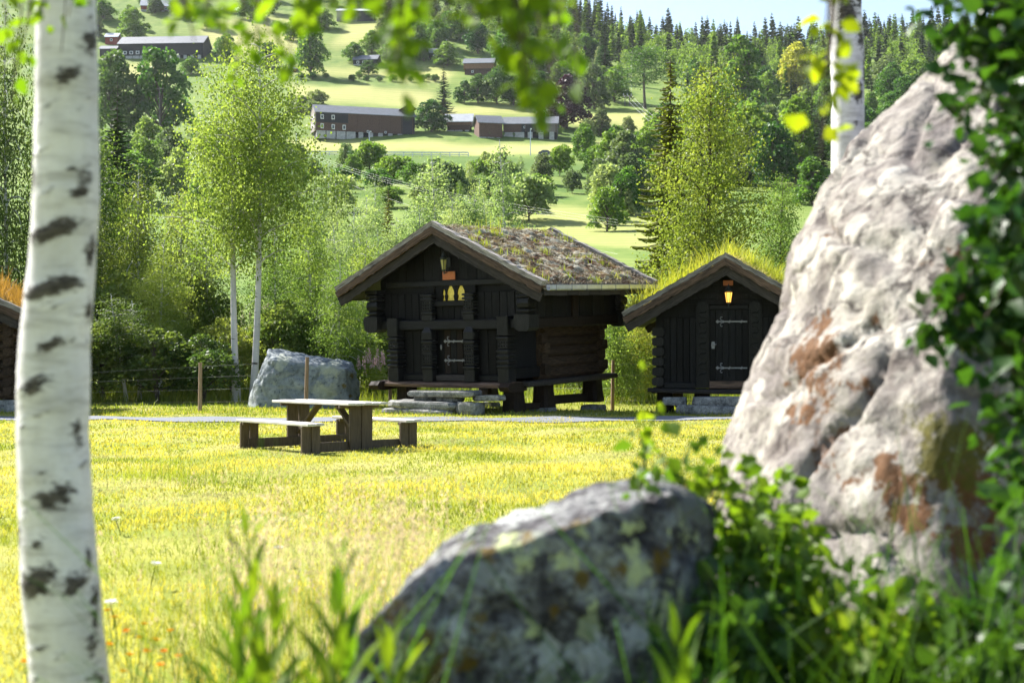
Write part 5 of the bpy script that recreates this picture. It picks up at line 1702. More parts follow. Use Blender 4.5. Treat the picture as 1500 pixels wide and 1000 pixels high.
def window(parent, x, z, w, h, y=-.06):
    f = box('window', parent, (x, y, z), (w, .12, h), M['white_paint'], None, .02)
    box('pane', f, (0, -.05, 0), (w * .62, .06, h * .66), M['pane'], None, 0)


def far_building(name, label, px0, px1, base, eave, ridge, depth, yaw=0.0, roofm='slate', segs=(('barn_brown', 0, 1),), wins=(), found=0.0, gable_mat=None, over=.5, cat='building', posts=0, Y=None):
    """facade along local x facing the camera side, ridge parallel to it; metres read off the photograph"""
    pc = hit((px0 + px1) / 2, base) if Y is None else P((px0 + px1) / 2, base, Y)
    Yc = pc.y
    L = (px1 - px0) / F * Yc / max(.3, math.cos(yaw)); he = (base - eave) / F * Yc; hr = (base - ridge) / F * Yc
    e = empty(name, frame(pc.x, Yc, pc.z - .1, yaw))
    for (mt, a, b_, z0, z1) in [s_ if len(s_) == 5 else (*s_, 0, 1) for s_ in segs]:
        w = (b_ - a) * L
        box('wall', e, (-L / 2 + (a + b_) / 2 * L, depth / 2 - .0, (found + (he - found) * (z0 + z1) / 2)), (w, depth + .02 * (mt == 'barn_black'), (he - found) * (z1 - z0)), M[mt], None, .03)
    if found:
        n = max(3, int(L / 3.2))
        for k in range(n):
            box('foundation_pier', e, (-L / 2 + L * (k + .5) / n, .35, found / 2 - .4), (L / n * (.9 if k < n * .4 else .45), .8, found + .8), M['far_stone'], None, .05)
        box('cellar_wall', e, (0, depth / 2 + .6, found / 2 - .3), (L * .98, depth - .9, found + .6), M['barn_black'], None, .02)
    gm = M[gable_mat or segs[0][0]]
    for sx in (-1, 1):
        mb = MB(); mb.prism([(0, he - .02), (depth, he - .02), (depth / 2, hr - .25)], 'x', sx * (L / 2 - .15) - .12, sx * (L / 2 - .15) + .12); mb.build('gable', gm, e)
    sl = (hr - he) / (depth / 2)
    for k in range(2):
        mb = MB()
        if k == 0: poly = [(-over, he - sl * over), (depth / 2, hr), (depth / 2, hr + .22), (-over, he - sl * over + .22)]
        else: poly = [(depth + over, he - sl * over), (depth / 2, hr), (depth / 2, hr + .22), (depth + over, he - sl * over + .22)]
        mb.prism(poly, 'x', -L / 2 - over, L / 2 + over)
        mb.build('roof_slope', M[roofm], e)
    for k in range(posts):
        box('wall_post', e, (-L / 2 + L * (.42 + .56 * k / max(1, posts - 1)), -.12, found + (he - found) / 2), (.22, .2, he - found), M['barn_brown'], None, .02)
    for (u, v, w, h) in wins:
        window(e, -L / 2 + u * L, v * he, w, h)
    tag(e, label, cat)
    return e, L, he, hr


e, L, he, hr = far_building('barn', 'long brown and black hillside barn on stone piers with grey slate roof', 466, 606, 203, 168, 155, 10, R(17), segs=(('barn_black', 0, .32, .45, 1), ('barn_brown', 0, .32, 0, .45), ('barn_brown', .32, .86), ('barn_black', .86, 1.0)),
                          wins=[(.06, .80, 1.1, 1.5), (.17, .80, 1.1, 1.5), (.06, .42, 1.1, 1.7), (.17, .40, 1.1, 1.7), (.28, .40, 1.1, 1.7), (.52, .27, .7, .8), (.70, .27, .7, .8)], found=1.9, posts=6)
# end wall towards the left, pale boards
mb = MB(); mb.prism([(0, 1.9), (10, 1.9), (10, he), (5, hr - .2), (0, he)], 'x', -L / 2 - .35, -L / 2 - .03); mb.build('end_wall', M['barn_grey'], e)
for (y, z) in ((2.5, he * .85), (5.5, he * .85), (2.5, he * .5), (6, he * .5)):
    box('window', e, (-L / 2 - .4, y, z), (.12, 1.1, 1.5), M['white_paint'], None, .02)
mb = MB(); mb.prism([(L / 2 - 5, hr - .6), (L / 2 + .6, hr - .6), (L / 2 - 2, hr + 1.3)], 'y', -1.0, 5); mb.build('dormer', M['barn_brown'], e)
box('bridge_wall', e, (L / 2 + 2.0, 2, .9), (4.0, 3, 2.4), M['far_stone'], None, .1)
e, L, he, hr = far_building('storehouse', 'small brown storehouse with pale metal roof beside the lone spruce', 653, 690, 193, 177, 166, 6, R(-5), 'pale_roof', (('barn_brown', .05, .95, 0, .55), ('barn_orange', 0, 1, .55, 1)), [], .5, over=.7, cat='storehouse')
e, L, he, hr = far_building('barn', 'dark brown lower barn with slate roof and its gable to the front', 702, 736, 203, 180, 168, 8, R(14), 'slate', (('barn_brown', 0, 1),), [], .3, cat='barn', over=.6)
e, L, he, hr = far_building('barn', 'long grey and brown lower barn on a pale stone base beside the purple tree', 737, 816, 203, 181, 169, 9, R(-4), 'slate', (('barn_brown', 0, .34), ('barn_black', .34, .62), ('barn_grey', .62, 1.0)), [(.40, .75, .8, .8), (.72, .45, .9, .9)], 2.2, cat='barn', posts=4)
far_building('house', 'white house gable peeping over the lower barn roof', 793, 806, 172, 160, 150, 6, R(20), 'slate', (('white_paint', 0, 1),), [(.5, .6, .8, 1.0)], 0, cat='house', over=.4)
far_building('barn', 'long black upper barn with grey roof and a row of white windows', 172, 298, 88, 65, 51, 14, R(-4), 'slate', (('barn_black', 0, 1),), [(.08 + .075 * k, .42, 1.7, 1.5) for k in range(5)], 1.6, gable_mat='barn_black', over=.6, cat='barn')
far_building('shed', 'low black shed left of the long upper barn', 146, 170, 85, 72, 66, 7, 0, 'slate', (('barn_black', 0, 1),), [(.6, .5, 1.2, .9)], 0, cat='shed')
far_building('house', 'red house behind the low shed at the upper left', 154, 172, 66, 54, 47, 7, 0, 'pale_roof', (('barn_red', 0, 1),), [(.5, .6, 1.2, 1.2)], 0, cat='house')
far_building('house', 'red house with pale roof near the top left corner', 207, 252, 18, 9, -2, 9, R(8), 'pale_roof', (('barn_red', 0, 1),), [(.3, .5, 2.0, 1.4), (.55, .5, 2.0, 1.4), (.8, .5, 2.0, 1.4)], 1.0, cat='house')
far_building('shed', 'grey shed with pale roof on the hill at the top centre left', 493, 548, 32, 16, 11, 8, 0, 'pale_roof', (('barn_grey', 0, .55), ('barn_black', .55, 1)), [], 0, cat='shed')
far_building('house', 'black house with white windows above the upper field', 517, 552, 98, 88, 80, 8, R(-8), 'slate', (('barn_black', 0, 1),), [(.2, .6, 1.2, 1.2), (.45, .6, 1.2, 1.2), (.72, .6, 1.2, 1.2)], 1.0, cat='house')
far_building('house', 'black gabled house beside the white flagpole', 630, 651, 90, 80, 71, 9, R(10), 'slate', (('barn_black', 0, 1),), [(.3, .55, 1.2, 1.2), (.7, .55, 1.2, 1.2)], 0, cat='house')
far_building('house', 'brown two storey farmhouse with a grey roof on the slope', 679, 723, 111, 93, 84, 9, R(-6), 'slate', (('barn_brown', .04, .96, 0, .55), ('barn_orange', 0, 1, .55, 1)), [(.3, .3, 1.0, 1.0)], 0, cat='house')
far_building('cottage', 'tiny cottage roof among the trees right of the upper barn', 325, 347, 22, 16, 10, 7, 0, 'pale_roof', (('barn_grey', 0, 1),), [(.5, .5, 1.2, 1.0)], 0, cat='cottage')
far_building('cottage', 'small white gabled cottage left of the grey hill shed', 452, 470, 37, 31, 26, 7, R(25), 'slate', (('white_paint', 0, 1),), [(.5, .5, 1.2, 1.0)], 0, cat='cottage')
far_building('shed', 'tiny red shed at the field corner above the big barn', 421, 433, 106, 101, 98, 5, 0, 'slate', (('barn_red', 0, 1),), [(.5, .5, 1.0, .9)], 0, cat='shed')
# flagpole
p = hit(654, 92); mb = MB(); e = empty('flagpole', frame(p.x, p.y, p.z, 0)); mb.tube([(0, 0, 0), (0, 0, 10)], [.14, .08], 6); mb.build('pole', M['white_paint'], e); mb = MB(); mb.lathe([(0, .1), (.12, .2), (.3, .02)], 8, (0, 0, 10)); mb.build('knob', M['white_paint'], e)
tag(e, 'white flagpole beside the black gabled house', 'flagpole')

# ------------------------------------------------------------------ guard rail, lamps, car, wires
gr = empty('guard_rail', frame(0, 0, 0, 0)); tag(gr, 'white guard rail along the hillside road', 'guard rail')
YG = 399.5
xs = np.arange((225 - CX) / F * YG, (690 - CX) / F * YG, 2.6)
for x in xs:
    box('post', gr, (x, YG, gz(x, YG) + .6), (.26, .2, 1.6), M['white_paint'], None, .02)
for z, h in ((1.4, .34), (.75, .2)):
    mb = MB()
    for a, b_ in zip(xs[:-1], xs[1:]):
        za, zb = gz(a, YG) + z, gz(b_, YG) + z
        mb.add([(a, YG - .12, za - h / 2), (b_, YG - .12, zb - h / 2), (b_, YG - .12, zb + h / 2), (a, YG - .12, za + h / 2), (a, YG - .2, za - h / 2), (b_, YG - .2, zb - h / 2), (b_, YG - .2, zb + h / 2), (a, YG - .2, za + h / 2)],
               [[0, 1, 2, 3], [7, 6, 5, 4], [0, 4, 5, 1], [3, 2, 6, 7]])
    mb.build('rail', M['white_paint'], gr)
for i, (px, pb, ptop, lab) in enumerate([(541, 240, 192, 'street lamp in front of the big barn'), (777, 240, 188, 'street lamp in front of the long lower barn'), (434, 240, 196, 'street lamp left of the big barn by the guard rail')]):
    Y = 398.0; x = (px - CX) / F * Y; z = gz(x, Y); h = EYE - (ptop - HY) / F * Y - z
    e = empty('street_lamp', frame(x, Y, z, 0))
    mb = MB(); mb.tube([(0, 0, 0), (0, 0, h * .96)], [.16, .10], 6); mb.build('pole', M['gutter'], e)
    mb = MB(); mb.tube([(0, 0, h * .94), (.15, .3, h), (.2, 1.3, h + .1)], [.08, .08, .08], 6); mb.build('arm', M['gutter'], e)
    mb = MB(); mb.box((.2, 1.6, h + .08), (.45, .9, .2), None, .06); mb.build('lamp_head', M['white_paint'], e)
    tag(e, lab, 'street lamp', 'street lamps on the hillside road')
# parked car on the road
M['car_paint'] = plain('dark_blue_car_paint', (0.05, 0.055, 0.075), .25, 2, .1, 0, .6)
M['tyre'] = plain('tyre_rubber', (0.02, 0.02, 0.02), .8, 5, .1)
xc = (800 - CX) / F * 402; ca = empty('car', frame(xc, 402, gz(xc, 402) + .36, R(4)))
mb = MB()
side = [(-2.25, .35), (2.25, .35), (2.3, .75), (2.15, .95), (1.2, 1.02), (-1.9, 1.08), (-2.25, .9)]
mb.prism(side, 'y', -.88, .88); mb.build('body', M['car_paint'], ca)
mb = MB(); mb.prism([(-1.8, 1.06), (1.15, 1.01), (.45, 1.48), (-1.2, 1.5)], 'y', -.74, .74); mb.build('cabin', M['pane'], ca)
mb = MB(); mb.prism([(-1.25, 1.5), (.5, 1.48), (.3, 1.55), (-1.1, 1.56)], 'y', -.72, .72); mb.build('roof', M['car_paint'], ca)
for x in (-1.4, 1.4):
    for y in (-.8, .8):
        mb = MB(); mb.lathe([(-.1, .28), (-.1, .33), (.1, .33), (.1, .28)], 14); w = mb.build('wheel', M['tyre'], ca); w.location = (x, y, .33); w.rotation_euler = (R(90), 0, 0)
        mb = MB(); mb.lathe([(-.105, .18), (.105, .18)], 10); r_ = mb.build('rim', M['gutter'], w)
tag(ca, 'dark car on the hillside road under the street lamp', 'car')
# power line through the clearing: two H-frame pylons
def pylon(px, base, top, wpx, label, Y=None):
    p = hit(px, base) if Y is None else P(px, base, Y); s = p.y / F
    h = (base - top) * s; w = wpx * s
    e = empty('power_pylon', frame(p.x, p.y, p.z, 0))
    for sx in (-.5, .5):
        mb = MB(); mb.tube([(sx * w, 0, -.3), (sx * w, 0, h)], [.22, .16], 7); mb.build('pole', M['barn_grey'], e)
    box('crossarm', e, (0, 0, h - .4), (w * 1.7, .3, .3), M['barn_grey'], None, .03)
    for k in (-.8, 0, .8):
        mb = MB(); mb.lathe([(0, .12), (.5, .16), (.9, .05)], 8, (k * w, 0, h - .3)); mb.build('insulator', M['white_paint'], e)
    tag(e, label, 'pylon', 'wooden pylons of the clearing')
    return p, h, w
p1, h1, w1 = pylon(919, 156, 140, 7, 'lower wooden power pylon in the clearing')
p2, h2, w2 = pylon(908, 118, 101, 22, 'upper wooden power pylon in front of the ridge wood')
for k in (-.8, 0, .8):
    mb = MB(); a = Vector((p1.x + k * w1, p1.y, p1.z + h1)); b_ = Vector((p2.x + k * w2, p2.y, p2.z + h2)); c = Vector(((975 - CX) / F * 420 + k * 2, 420, P(975, 190, 420).z))
    pts = [b_.lerp(a, t) - Vector((0, 0, 3 * t * (1 - t))) for t in np.linspace(0, 1, 6)] + [a.lerp(c, t) - Vector((0, 0, 3 * t * (1 - t))) for t in np.linspace(.2, 1, 6)]
    mb.tube(pts, [.035] * len(pts), 4)
    tag(mb.build('power_cable', M['wire']), 'pale cable hanging between the pylons in the clearing', 'cable', 'cables of the clearing')
for i, (a, b_, r_) in enumerate([((430, 214, 330), (905, 322, 130), .006), ((430, 217, 330), (905, 326, 130), .006), ((430, 220, 330), (905, 330, 130), .006), ((440, 235, 300), (905, 372, 110), .006)]):
    A, B = P(*a), P(*b_)
    pts = [A.lerp(B, t) - Vector((0, 0, 7 * t * (1 - t))) for t in np.linspace(0, 1, 24)]
    mb = MB(); mb.tube(pts, [r_ * (2.0 - t) for t in np.linspace(0, 1, 24)], 4)
    tag(mb.build('power_cable', M['wire']), 'single lower cable sagging across the valley' if i == 3 else 'one of three parallel cables sagging above the big storehouse', 'cable', None if i == 3 else 'three parallel cables')
p = hit(234, 210); e = empty('utility_pole', frame(p.x, p.y, p.z, 0)); hp = (210 - 128) / F * p.y
mb = MB(); mb.tube([(0, 0, 0), (0, 0, hp)], [.2, .13], 7); mb.build('pole', M['barn_grey'], e); box('crossarm', e, (0, 0, hp - .6), (2.6, .2, .2), M['barn_grey'], None, .02)
tag(e, 'grey utility pole beside the large pale tree', 'utility pole')

# ------------------------------------------------------------------ lawn grass
rng = np.random.default_rng(101)
def lawn_pts(n, y0, y1, spread, power=1.0):
    Y = y0 + (y1 - y0) * rng.uniform(0, 1, n) ** power
    X = rng.uniform(-1, 1, n) * spread * (Y + 1.5)
    return X, Y
def onto(X, Y):
    return np.stack([X, Y, ground(X, Y)], 1)
nb = NB(); nbs = NB()
for (n, y0, y1, sp, h0, h1, w0, w1) in ((60000, 4.5, 12, .42, .02, .055, .0022, .004), (70000, 12, 22, .40, .02, .05, .004, .007), (70000, 22, 39, .40, .02, .055, .007, .012)):
    X, Y = lawn_pts(n, y0, y1, sp)
    patch = np.sin(X * 1.1 + .7 * np.sin(Y * .8)) * np.cos(Y * .9 + X * .35) + .6 * np.sin(X * 2.7 - Y * 1.9) + rng.normal(0, .28, n)
    onpath = (np.abs(Y - (32.3 + 0.25 * np.sin(X * .35) + .03 * np.abs(X))) < 1.02)
    hide = onpath & ~((X > -2.6) & (X < 1.4) & (rng.uniform(size=n) < .75))
    keep = ~hide
    dry = patch > .6
    hs = rng.uniform(h0, h1, n) * (1 + .5 * (patch < -.6))
    ws = rng.uniform(w0, w1, n); ln = rng.uniform(.1, 1.0, n)
    C = onto(X, Y)
    k = keep & ~dry; nb.add(*blades(rng, C[k], hs[k], ws[k], ln[k]))
    k = keep & dry; nbs.add(*blades(rng, C[k], hs[k] * .8, ws[k], ln[k]))
tag(nb.build('lawn_grass', M['grass']), 'short sunlit yellow green grass of the lawn', 'grass', kind='stuff')
tag(nbs.build('dry_grass', M['straw_grass']), 'dry pale straw patches in the lawn', 'grass', kind='stuff')
# longer growth: bank behind the path, round the storehouse legs, under the trees
nb = NB()
n = 26000
X = rng.uniform(-17, 14, n); Y = rng.uniform(34.6, 47, n)
hh = rng.gamma(5, .03, n) * np.where(Y > 41.5, 2.0, .45)
nb.add(*blades(rng, onto(X, Y), hh, rng.uniform(.008, .014, n), rng.uniform(.1, .7, n)))
n = 9000
X = rng.uniform(-16, 12, n); Y = rng.uniform(47, 75, n)
nb.add(*blades(rng, onto(X, Y), rng.gamma(5, .12, n), rng.uniform(.015, .03, n), rng.uniform(.1, .6, n)))
for (px, Y_, w) in ((280, 16.5, 1.1), (250, 17.2, .8)):
    n = 130; X = (px - CX) / F * Y_ + rng.normal(0, w * .5, n); Y = Y_ + rng.normal(0, .35, n)
    nb.add(*blades(rng, onto(X, Y), rng.gamma(5, .036, n), rng.uniform(.003, .005, n), rng.uniform(.1, .6, n)))
tag(nb.build('tall_grass', M['tall_grass']), 'longer green grass along the bank behind the path', 'grass', kind='stuff')
# pale seed heads standing in front of the lawn, out of focus
nb = NB()
n = 260
px = np.concatenate([rng.normal(560, 60, 160), rng.normal(370, 30, 50), rng.normal(420, 160, 50)]); Y = rng.uniform(5.2, 9.0, n)
X = (px - CX) / F * Y
C = onto(X, Y); H_ = np.clip(rng.normal(.62, .14, n), .2, .85)
nb.add(*blades(rng, C, H_, np.full(n, .0016), rng.uniform(.05, .25, n), .8))
tips = C + np.stack([rng.normal(0, .03, n), rng.normal(0, .03, n), H_ * .97], 1)
k = 14
cc = (tips[:, None, :] + rng.normal(size=(n, k, 3)) * np.array([.012, .012, .05])).reshape(-1, 3)
nb.add(*leaf_quads(cc, np.tile([[0, 0, 1.0]], (n * k, 1)) + rng.normal(size=(n * k, 3)) * .4, np.full(n * k, .022), np.full(n * k, .009), rng))
tag(nb.build('seed_grass', leaf_mat('pale_seed_heads', (0.36, 0.31, 0.19), (0.52, 0.46, 0.32), .4, (1.2, 1.1, .85))), 'pale pinkish grass seed heads blurred before the lawn', 'grass', kind='stuff')
# fireweed behind the boulder
M['pink'] = leaf_mat('pink_fireweed_petals', (0.40, 0.27, 0.28), (0.58, 0.46, 0.44), .4, (1.1, .9, 1.0))
for i, (px0, px1, py0, py1, Ya, Yb, cnt, lab) in enumerate([(524, 566, 505, 540, 43.5, 44.5, 20, 'pink fireweed spikes between the grey boulder and the big storehouse'), (330, 520, 440, 475, 52, 56, 60, 'distant pink fireweed band in the left grove')]):
    nb = NB(); ng = NB()
    for k in range(cnt):
        Y = rng.uniform(Ya, Yb); px = rng.uniform(px0, px1); x = (px - CX) / F * Y
        top = EYE - (rng.uniform(py0, py1) - HY) / F * Y; g = gz(x, Y); h = max(.9, top - g)
        m_ = 30
        zz = rng.uniform(.75, 1, m_); r_ = .045 * (1.15 - zz) * 3
        a = rng.uniform(0, 6.28, m_)
        C = np.stack([x + np.cos(a) * r_, Y + np.sin(a) * r_, g + zz * h], 1)
        nb.add(*leaf_quads(C, rng.normal(size=(m_, 3)), np.full(m_, .06), np.full(m_, .045), rng))
        m_ = 40; zz = rng.uniform(.1, .65, m_); a = rng.uniform(0, 6.28, m_)
        D = np.stack([np.cos(a), np.sin(a), .3 + 0 * a], 1)
        ng.add(*leaf_quads(np.stack([x + 0 * a, Y + 0 * a, g + zz * h], 1) + D * .08, D, np.full(m_, .16), np.full(m_, .03), rng))
        ng.tube([(x, Y, g), (x, Y, g + h)], [.008, .004], 4)
    tag(nb.build('fireweed', M['pink']), lab, 'wildflowers', kind='stuff')
    tag(ng.build('fireweed_leaves', M['tall_grass']), 'green leafy stems under the ' + lab[:34].strip(), 'wildflowers', kind='stuff')


# ------------------------------------------------------------------ foreground birch on the left
def near_trunk(path, radii, scars, name, parent, seed, sides=56, rings=260):
    path = np.array([tuple(p) for p in path]); t0 = np.linspace(0, 1, len(path)); t = np.linspace(0, 1, rings)
    C = np.stack([np.interp(t, t0, path[:, k]) for k in range(3)], 1)
    for _ in range(12):                                   # smooth the bends
        C[1:-1] = (C[:-2] + C[2:] + 2 * C[1:-1]) / 4
    r = np.interp(t, t0, radii)
    V = np.zeros((rings, sides, 3)); sca = np.zeros((rings, sides))
    for i in range(rings):
        for j in range(sides):
            a = 2 * math.pi * j / sides
            d = np.array([math.cos(a), math.sin(a), 0])
            p = C[i] + d * r[i]
            q = Vector((p[0] * 3, p[1] * 3, p[2] * 6 + seed))
            bump = mnoise.fractal(q, 1, 2, 3) * .035 + mnoise.noise(Vector((p[0] * 2, p[1] * 2, p[2] * 1.2 + seed))) * .05
            s = 0.0
            for (z, az, wz, wa, k) in scars:
                da = (a - az + math.pi) % (2 * math.pi) - math.pi
                e = ((p[2] - z - .02 * math.sin(da * 2)) / wz) ** 2 + (da / wa) ** 2
                if e < 3: s = max(s, k * math.exp(-e * 1.1))
            sca[i, j] = s
            V[i, j] = C[i] + d * r[i] * (1 + bump + .04 * s)
    ii_ = np.arange(sides); kk = (ii_ + 1) % sides
    Q = np.concatenate([np.stack([i * sides + ii_, i * sides + kk, (i + 1) * sides + kk, (i + 1) * sides + ii_], 1) for i in range(rings - 1)])
    me = np_mesh(name, V.reshape(-1, 3), Q, M['bark_near'], True)
    me.attributes.new('scar', 'FLOAT', 'POINT').data.foreach_set('value', sca.ravel().astype(np.float32))
    return link(bpy.data.objects.new(name, me), parent)


YB = 4.6
bt = empty('birch_tree', frame(0, 0, 0, 0))
tag(bt, 'large white birch trunk close at the left with leafy twigs hanging from above', 'tree')
pth, rds = [], []
for (py, xl, xr) in ((1150, 45, 175), (1000, 45, 160), (850, 33, 143), (760, 30, 135), (640, 27, 127), (500, 30, 130), (400, 42, 137), (300, 50, 144), (150, 53, 142), (0, 55, 138), (-200, 60, 140), (-420, 66, 140), (-700, 75, 135), (-1100, 90, 130)):
    p = P((xl + xr) / 2, py, YB); pth.append((p.x, p.y, p.z)); rds.append((xr - xl) / 2 / F * YB)
pth.insert(0, (pth[0][0] + .01, YB, -.1)); rds.insert(0, rds[0] * 1.25)
zz = lambda py: EYE - (py - HY) / F * YB
FRONT = -math.pi / 2
scars = [(zz(118), FRONT + .35, .035, .6, 1.0), (zz(65), FRONT + 1.2, .05, .5, 1.0), (zz(160), FRONT - .2, .012, .4, .6), (zz(260), FRONT + .9, .05, .35, .8), (zz(285), FRONT + .7, .03, .45, 1.0), (zz(342), FRONT - .05, .035, 1.0, 1.3), (zz(424), FRONT + .0, .032, 1.2, 1.3),
         (zz(265), FRONT - 1.1, .06, .3, .9), (zz(505), FRONT + .2, .025, .5, 1.0), (zz(563), FRONT - .25, .035, .6, 1.0), (zz(722), FRONT + .35, .055, .7, .95), (zz(790), FRONT - .2, .03, .3, .6), (zz(845), FRONT - .35, .055, .7, 1.2), (zz(848), FRONT + .7, .04, .5, 1.1), (zz(950), FRONT + .1, .012, .25, .7), (zz(640), FRONT + 1.1, .06, .25, .7), (zz(900), FRONT + 1.2, .1, .25, .8), (zz(990), FRONT + 1.1, .06, .3, .8), (zz(690), FRONT - .1, .012, .3, .6), (zz(20), FRONT - .6, .03, .4, .8)]
r5 = random.Random(55)
for k in range(46):                                      # many thin lenticel bands and small knots
    scars.append((r5.uniform(.2, 2.8), FRONT + r5.uniform(-1.6, 1.6), r5.uniform(.004, .012), r5.uniform(.15, .7), r5.uniform(.5, .85)))
for k in range(9):
    scars.append((r5.uniform(.2, 2.8), FRONT + r5.choice((-1, 1)) * r5.uniform(1.0, 1.5), r5.uniform(.03, .08), r5.uniform(.2, .4), .9))
near_trunk(pth, rds, scars, 'trunk', bt, 2.0, rings=420)


def leafy_twigs(twigs, leaf_n, size, mat, parent, seed, hang=.6, name='leaves', spread=.05, stem='twig'):
    """twigs: list of polylines; leaves on short stalks along each"""
    rng = np.random.default_rng(seed)
    tb = NB(); C, D, Nn = [], [], []
    for pts, n in twigs:
        pts = np.array([tuple(p) for p in pts], float)
        tb.tube(pts, np.linspace(.0045, .0015, len(pts)), 5)
        t = rng.uniform(.08, 1.0, n); tt = np.linspace(0, 1, len(pts))
        b_ = np.stack([np.interp(t, tt, pts[:, k]) for k in range(3)], 1)
        d = rng.normal(size=(n, 3)); d[:, 2] -= hang
        d = unit(d)
        C.append(b_ + d * rng.uniform(0, spread, n)[:, None]); D.append(d); Nn.append(rng.normal(size=(n, 3)) + np.array([0, 0, .6]))
    C, D, Nn = np.concatenate(C), np.concatenate(D), np.concatenate(Nn)
    L = size * rng.uniform(.45, 1.35, len(C))
    V, Tq = leaf_folded(C, D, Nn, L, L * .8)
    o = link(bpy.data.objects.new(name, np_mesh(name, V, Tq, mat)), parent)
    tag(tb.build('twigs', M[stem], parent, True), kind='stuff')
    return o


# limbs reach over the camera's view, the twigs hang into it
rnd = random.Random(5)
LIMB1 = np.array([[pth[7][0], YB, 3.05], [-1.05, 3.9, 3.06], [-.75, 3.45, 2.92], [-.35, 3.15, 2.80], [.0, 2.95, 2.72], [.22, 2.9, 2.62]])
LIMB2 = np.array([[pth[7][0], YB, 3.25], [-1.36, 4.35, 3.1], [-1.25, 4.1, 2.98], [-1.05, 3.95, 2.9]])
for L_, r_ in ((LIMB1, [.03, .024, .019, .014, .010, .006]), (LIMB2, [.022, .017, .012, .007])):
    lm = NB(); lm.tube(L_, r_, 8); lm.build('limb', M['bark_dark'], bt, True)
tw = []; bare = []
def hang_twig(px, ybot, Y, n, dx=0.0):
    Y = Y * 1.22
    """twig that hangs from the limbs above the picture down to ybot"""
    a = P(px - dx, -120, Y + .05); b_ = P(px, ybot, Y)
    L_ = LIMB2 if px < 160 else LIMB1
    k = int(np.argmin(((L_ - np.array(a)) ** 2).sum(1))); k2 = min(k + 1, len(L_) - 1)
    t_ = rnd.uniform(0, 1)
    top_ = Vector(L_[k] * (1 - t_) + L_[k2] * t_)
    bare.append([top_, top_.lerp(a, .5) + Vector((0, 0, .05)), a])
    mid = a.lerp(b_, .5) + Vector((rnd.uniform(-.03, .03), rnd.uniform(-.05, .05), 0))
    tw.append(([a, mid, b_], n))
for (px, yb, Y, n) in [(262, 30, 2.7, 12), (285, 62, 2.7, 16), (300, 40, 2.5, 12), (330, 70, 2.8, 20), (355, 40, 2.6, 12), (375, 70, 2.8, 14), (395, 66, 2.7, 14), (420, 88, 2.9, 16), (440, 40, 2.6, 10), (345, 110, 3.1, 10), (310, 20, 2.4, 10), (455, 30, 2.5, 10), (480, 15, 2.5, 8),
                       (555, 30, 2.4, 12), (580, 95, 2.3, 34), (590, 118, 2.3, 40), (600, 60, 2.4, 26), (572, 60, 2.5, 22), (612, 45, 2.3, 20), (640, 30, 2.3, 16), (660, 12, 2.4, 12), (690, 25, 2.3, 16), (715, 45, 2.3, 18),
                       (750, 60, 2.3, 26), (770, 130, 2.3, 44), (778, 150, 2.3, 44), (790, 176, 2.35, 46), (800, 90, 2.4, 26), (812, 120, 2.4, 20), (735, 30, 2.4, 18), (765, 70, 2.2, 24), (820, 30, 2.4, 14), (845, 145, 2.5, 6), (808, 178, 2.4, 8),
                       (10, 40, 3.2, 14), (25, 110, 3.2, 22), (18, 150, 3.2, 12), (45, 30, 3.2, 12), (100, 25, 3.3, 8), (90, 75, 3.4, 6), (60, 12, 3.2, 10), (130, 8, 3.2, 8), (500, 45, 2.6, 6), (530, 12, 2.5, 10), (410, 10, 2.5, 10), (375, 6, 2.4, 10), (625, 8, 2.2, 10), (700, 4, 2.2, 10)]:
    hang_twig(px, yb, Y, int(n * (.62 if n > 20 else .85)) + 3, rnd.uniform(-12, 12))
leafy_twigs(tw, 0, .042, M['near_leaf'], bt, 21, spread=.035)
tb = NB()
for q in bare:
    tb.tube(np.array([tuple(p) for p in q]), [.006, .0045, .004], 5)
tag(tb.build('hanging_twigs', M['twig'], bt, True), kind='stuff')

# ------------------------------------------------------------------ big pale rock on the right
BR = []
Y1_, Y2_ = 5.6, 7.4
front = [pp(1062, 640, 6.6), pp(1090, 575, 6.7), pp(1118, 530, 6.7), pp(1152, 430, 6.8), pp(1155, 345, 6.8), pp(1185, 295, 6.8), pp(1235, 205, 6.9), pp(1290, 160, 6.9), pp(1345, 112, 7.0), pp(1425, 60, 7.0)]
lower = [pp(1050, 680, 6.5), pp(1060, 760, 6.3), pp(1150, 760, 5.6), pp(1250, 860, 5.2), pp(1400, 980, 4.9), pp(1600, 1000, 4.9)]
mid_ = [pp(1180, 600, 5.9), pp(1200, 470, 6.0), pp(1240, 330, 6.2), pp(1330, 210, 6.4), pp(1400, 330, 5.7), pp(1380, 550, 5.3), pp(1330, 700, 5.2), pp(1500, 200, 6.1), pp(1650, 400, 5.6), pp(1700, 750, 5.3)]
back = [pp(1700, 0, 7.6), pp(1700, 200, 8.6), pp(1500, 20, 7.8), pp(1300, 190, 8.4), pp(1150, 500, 8.6), pp(1120, 650, 8.6), pp(1500, 500, 9.5), pp(1700, 700, 9.0)]
def drop(ps): return [Vector((p.x, p.y, -.15)) for p in ps]
h1_ = [p for p in front if p.z < 2.05] + lower + mid_[:3] + mid_[5:7] + drop(lower) + drop([pp(1062, 640, 6.7), back[4], back[6], back[7], pp(1700, 700, 5.3)]) + [back[4], back[5], mid_[9]]
h2_ = front[3:] + mid_ + back + drop([back[6], back[7], back[4]])
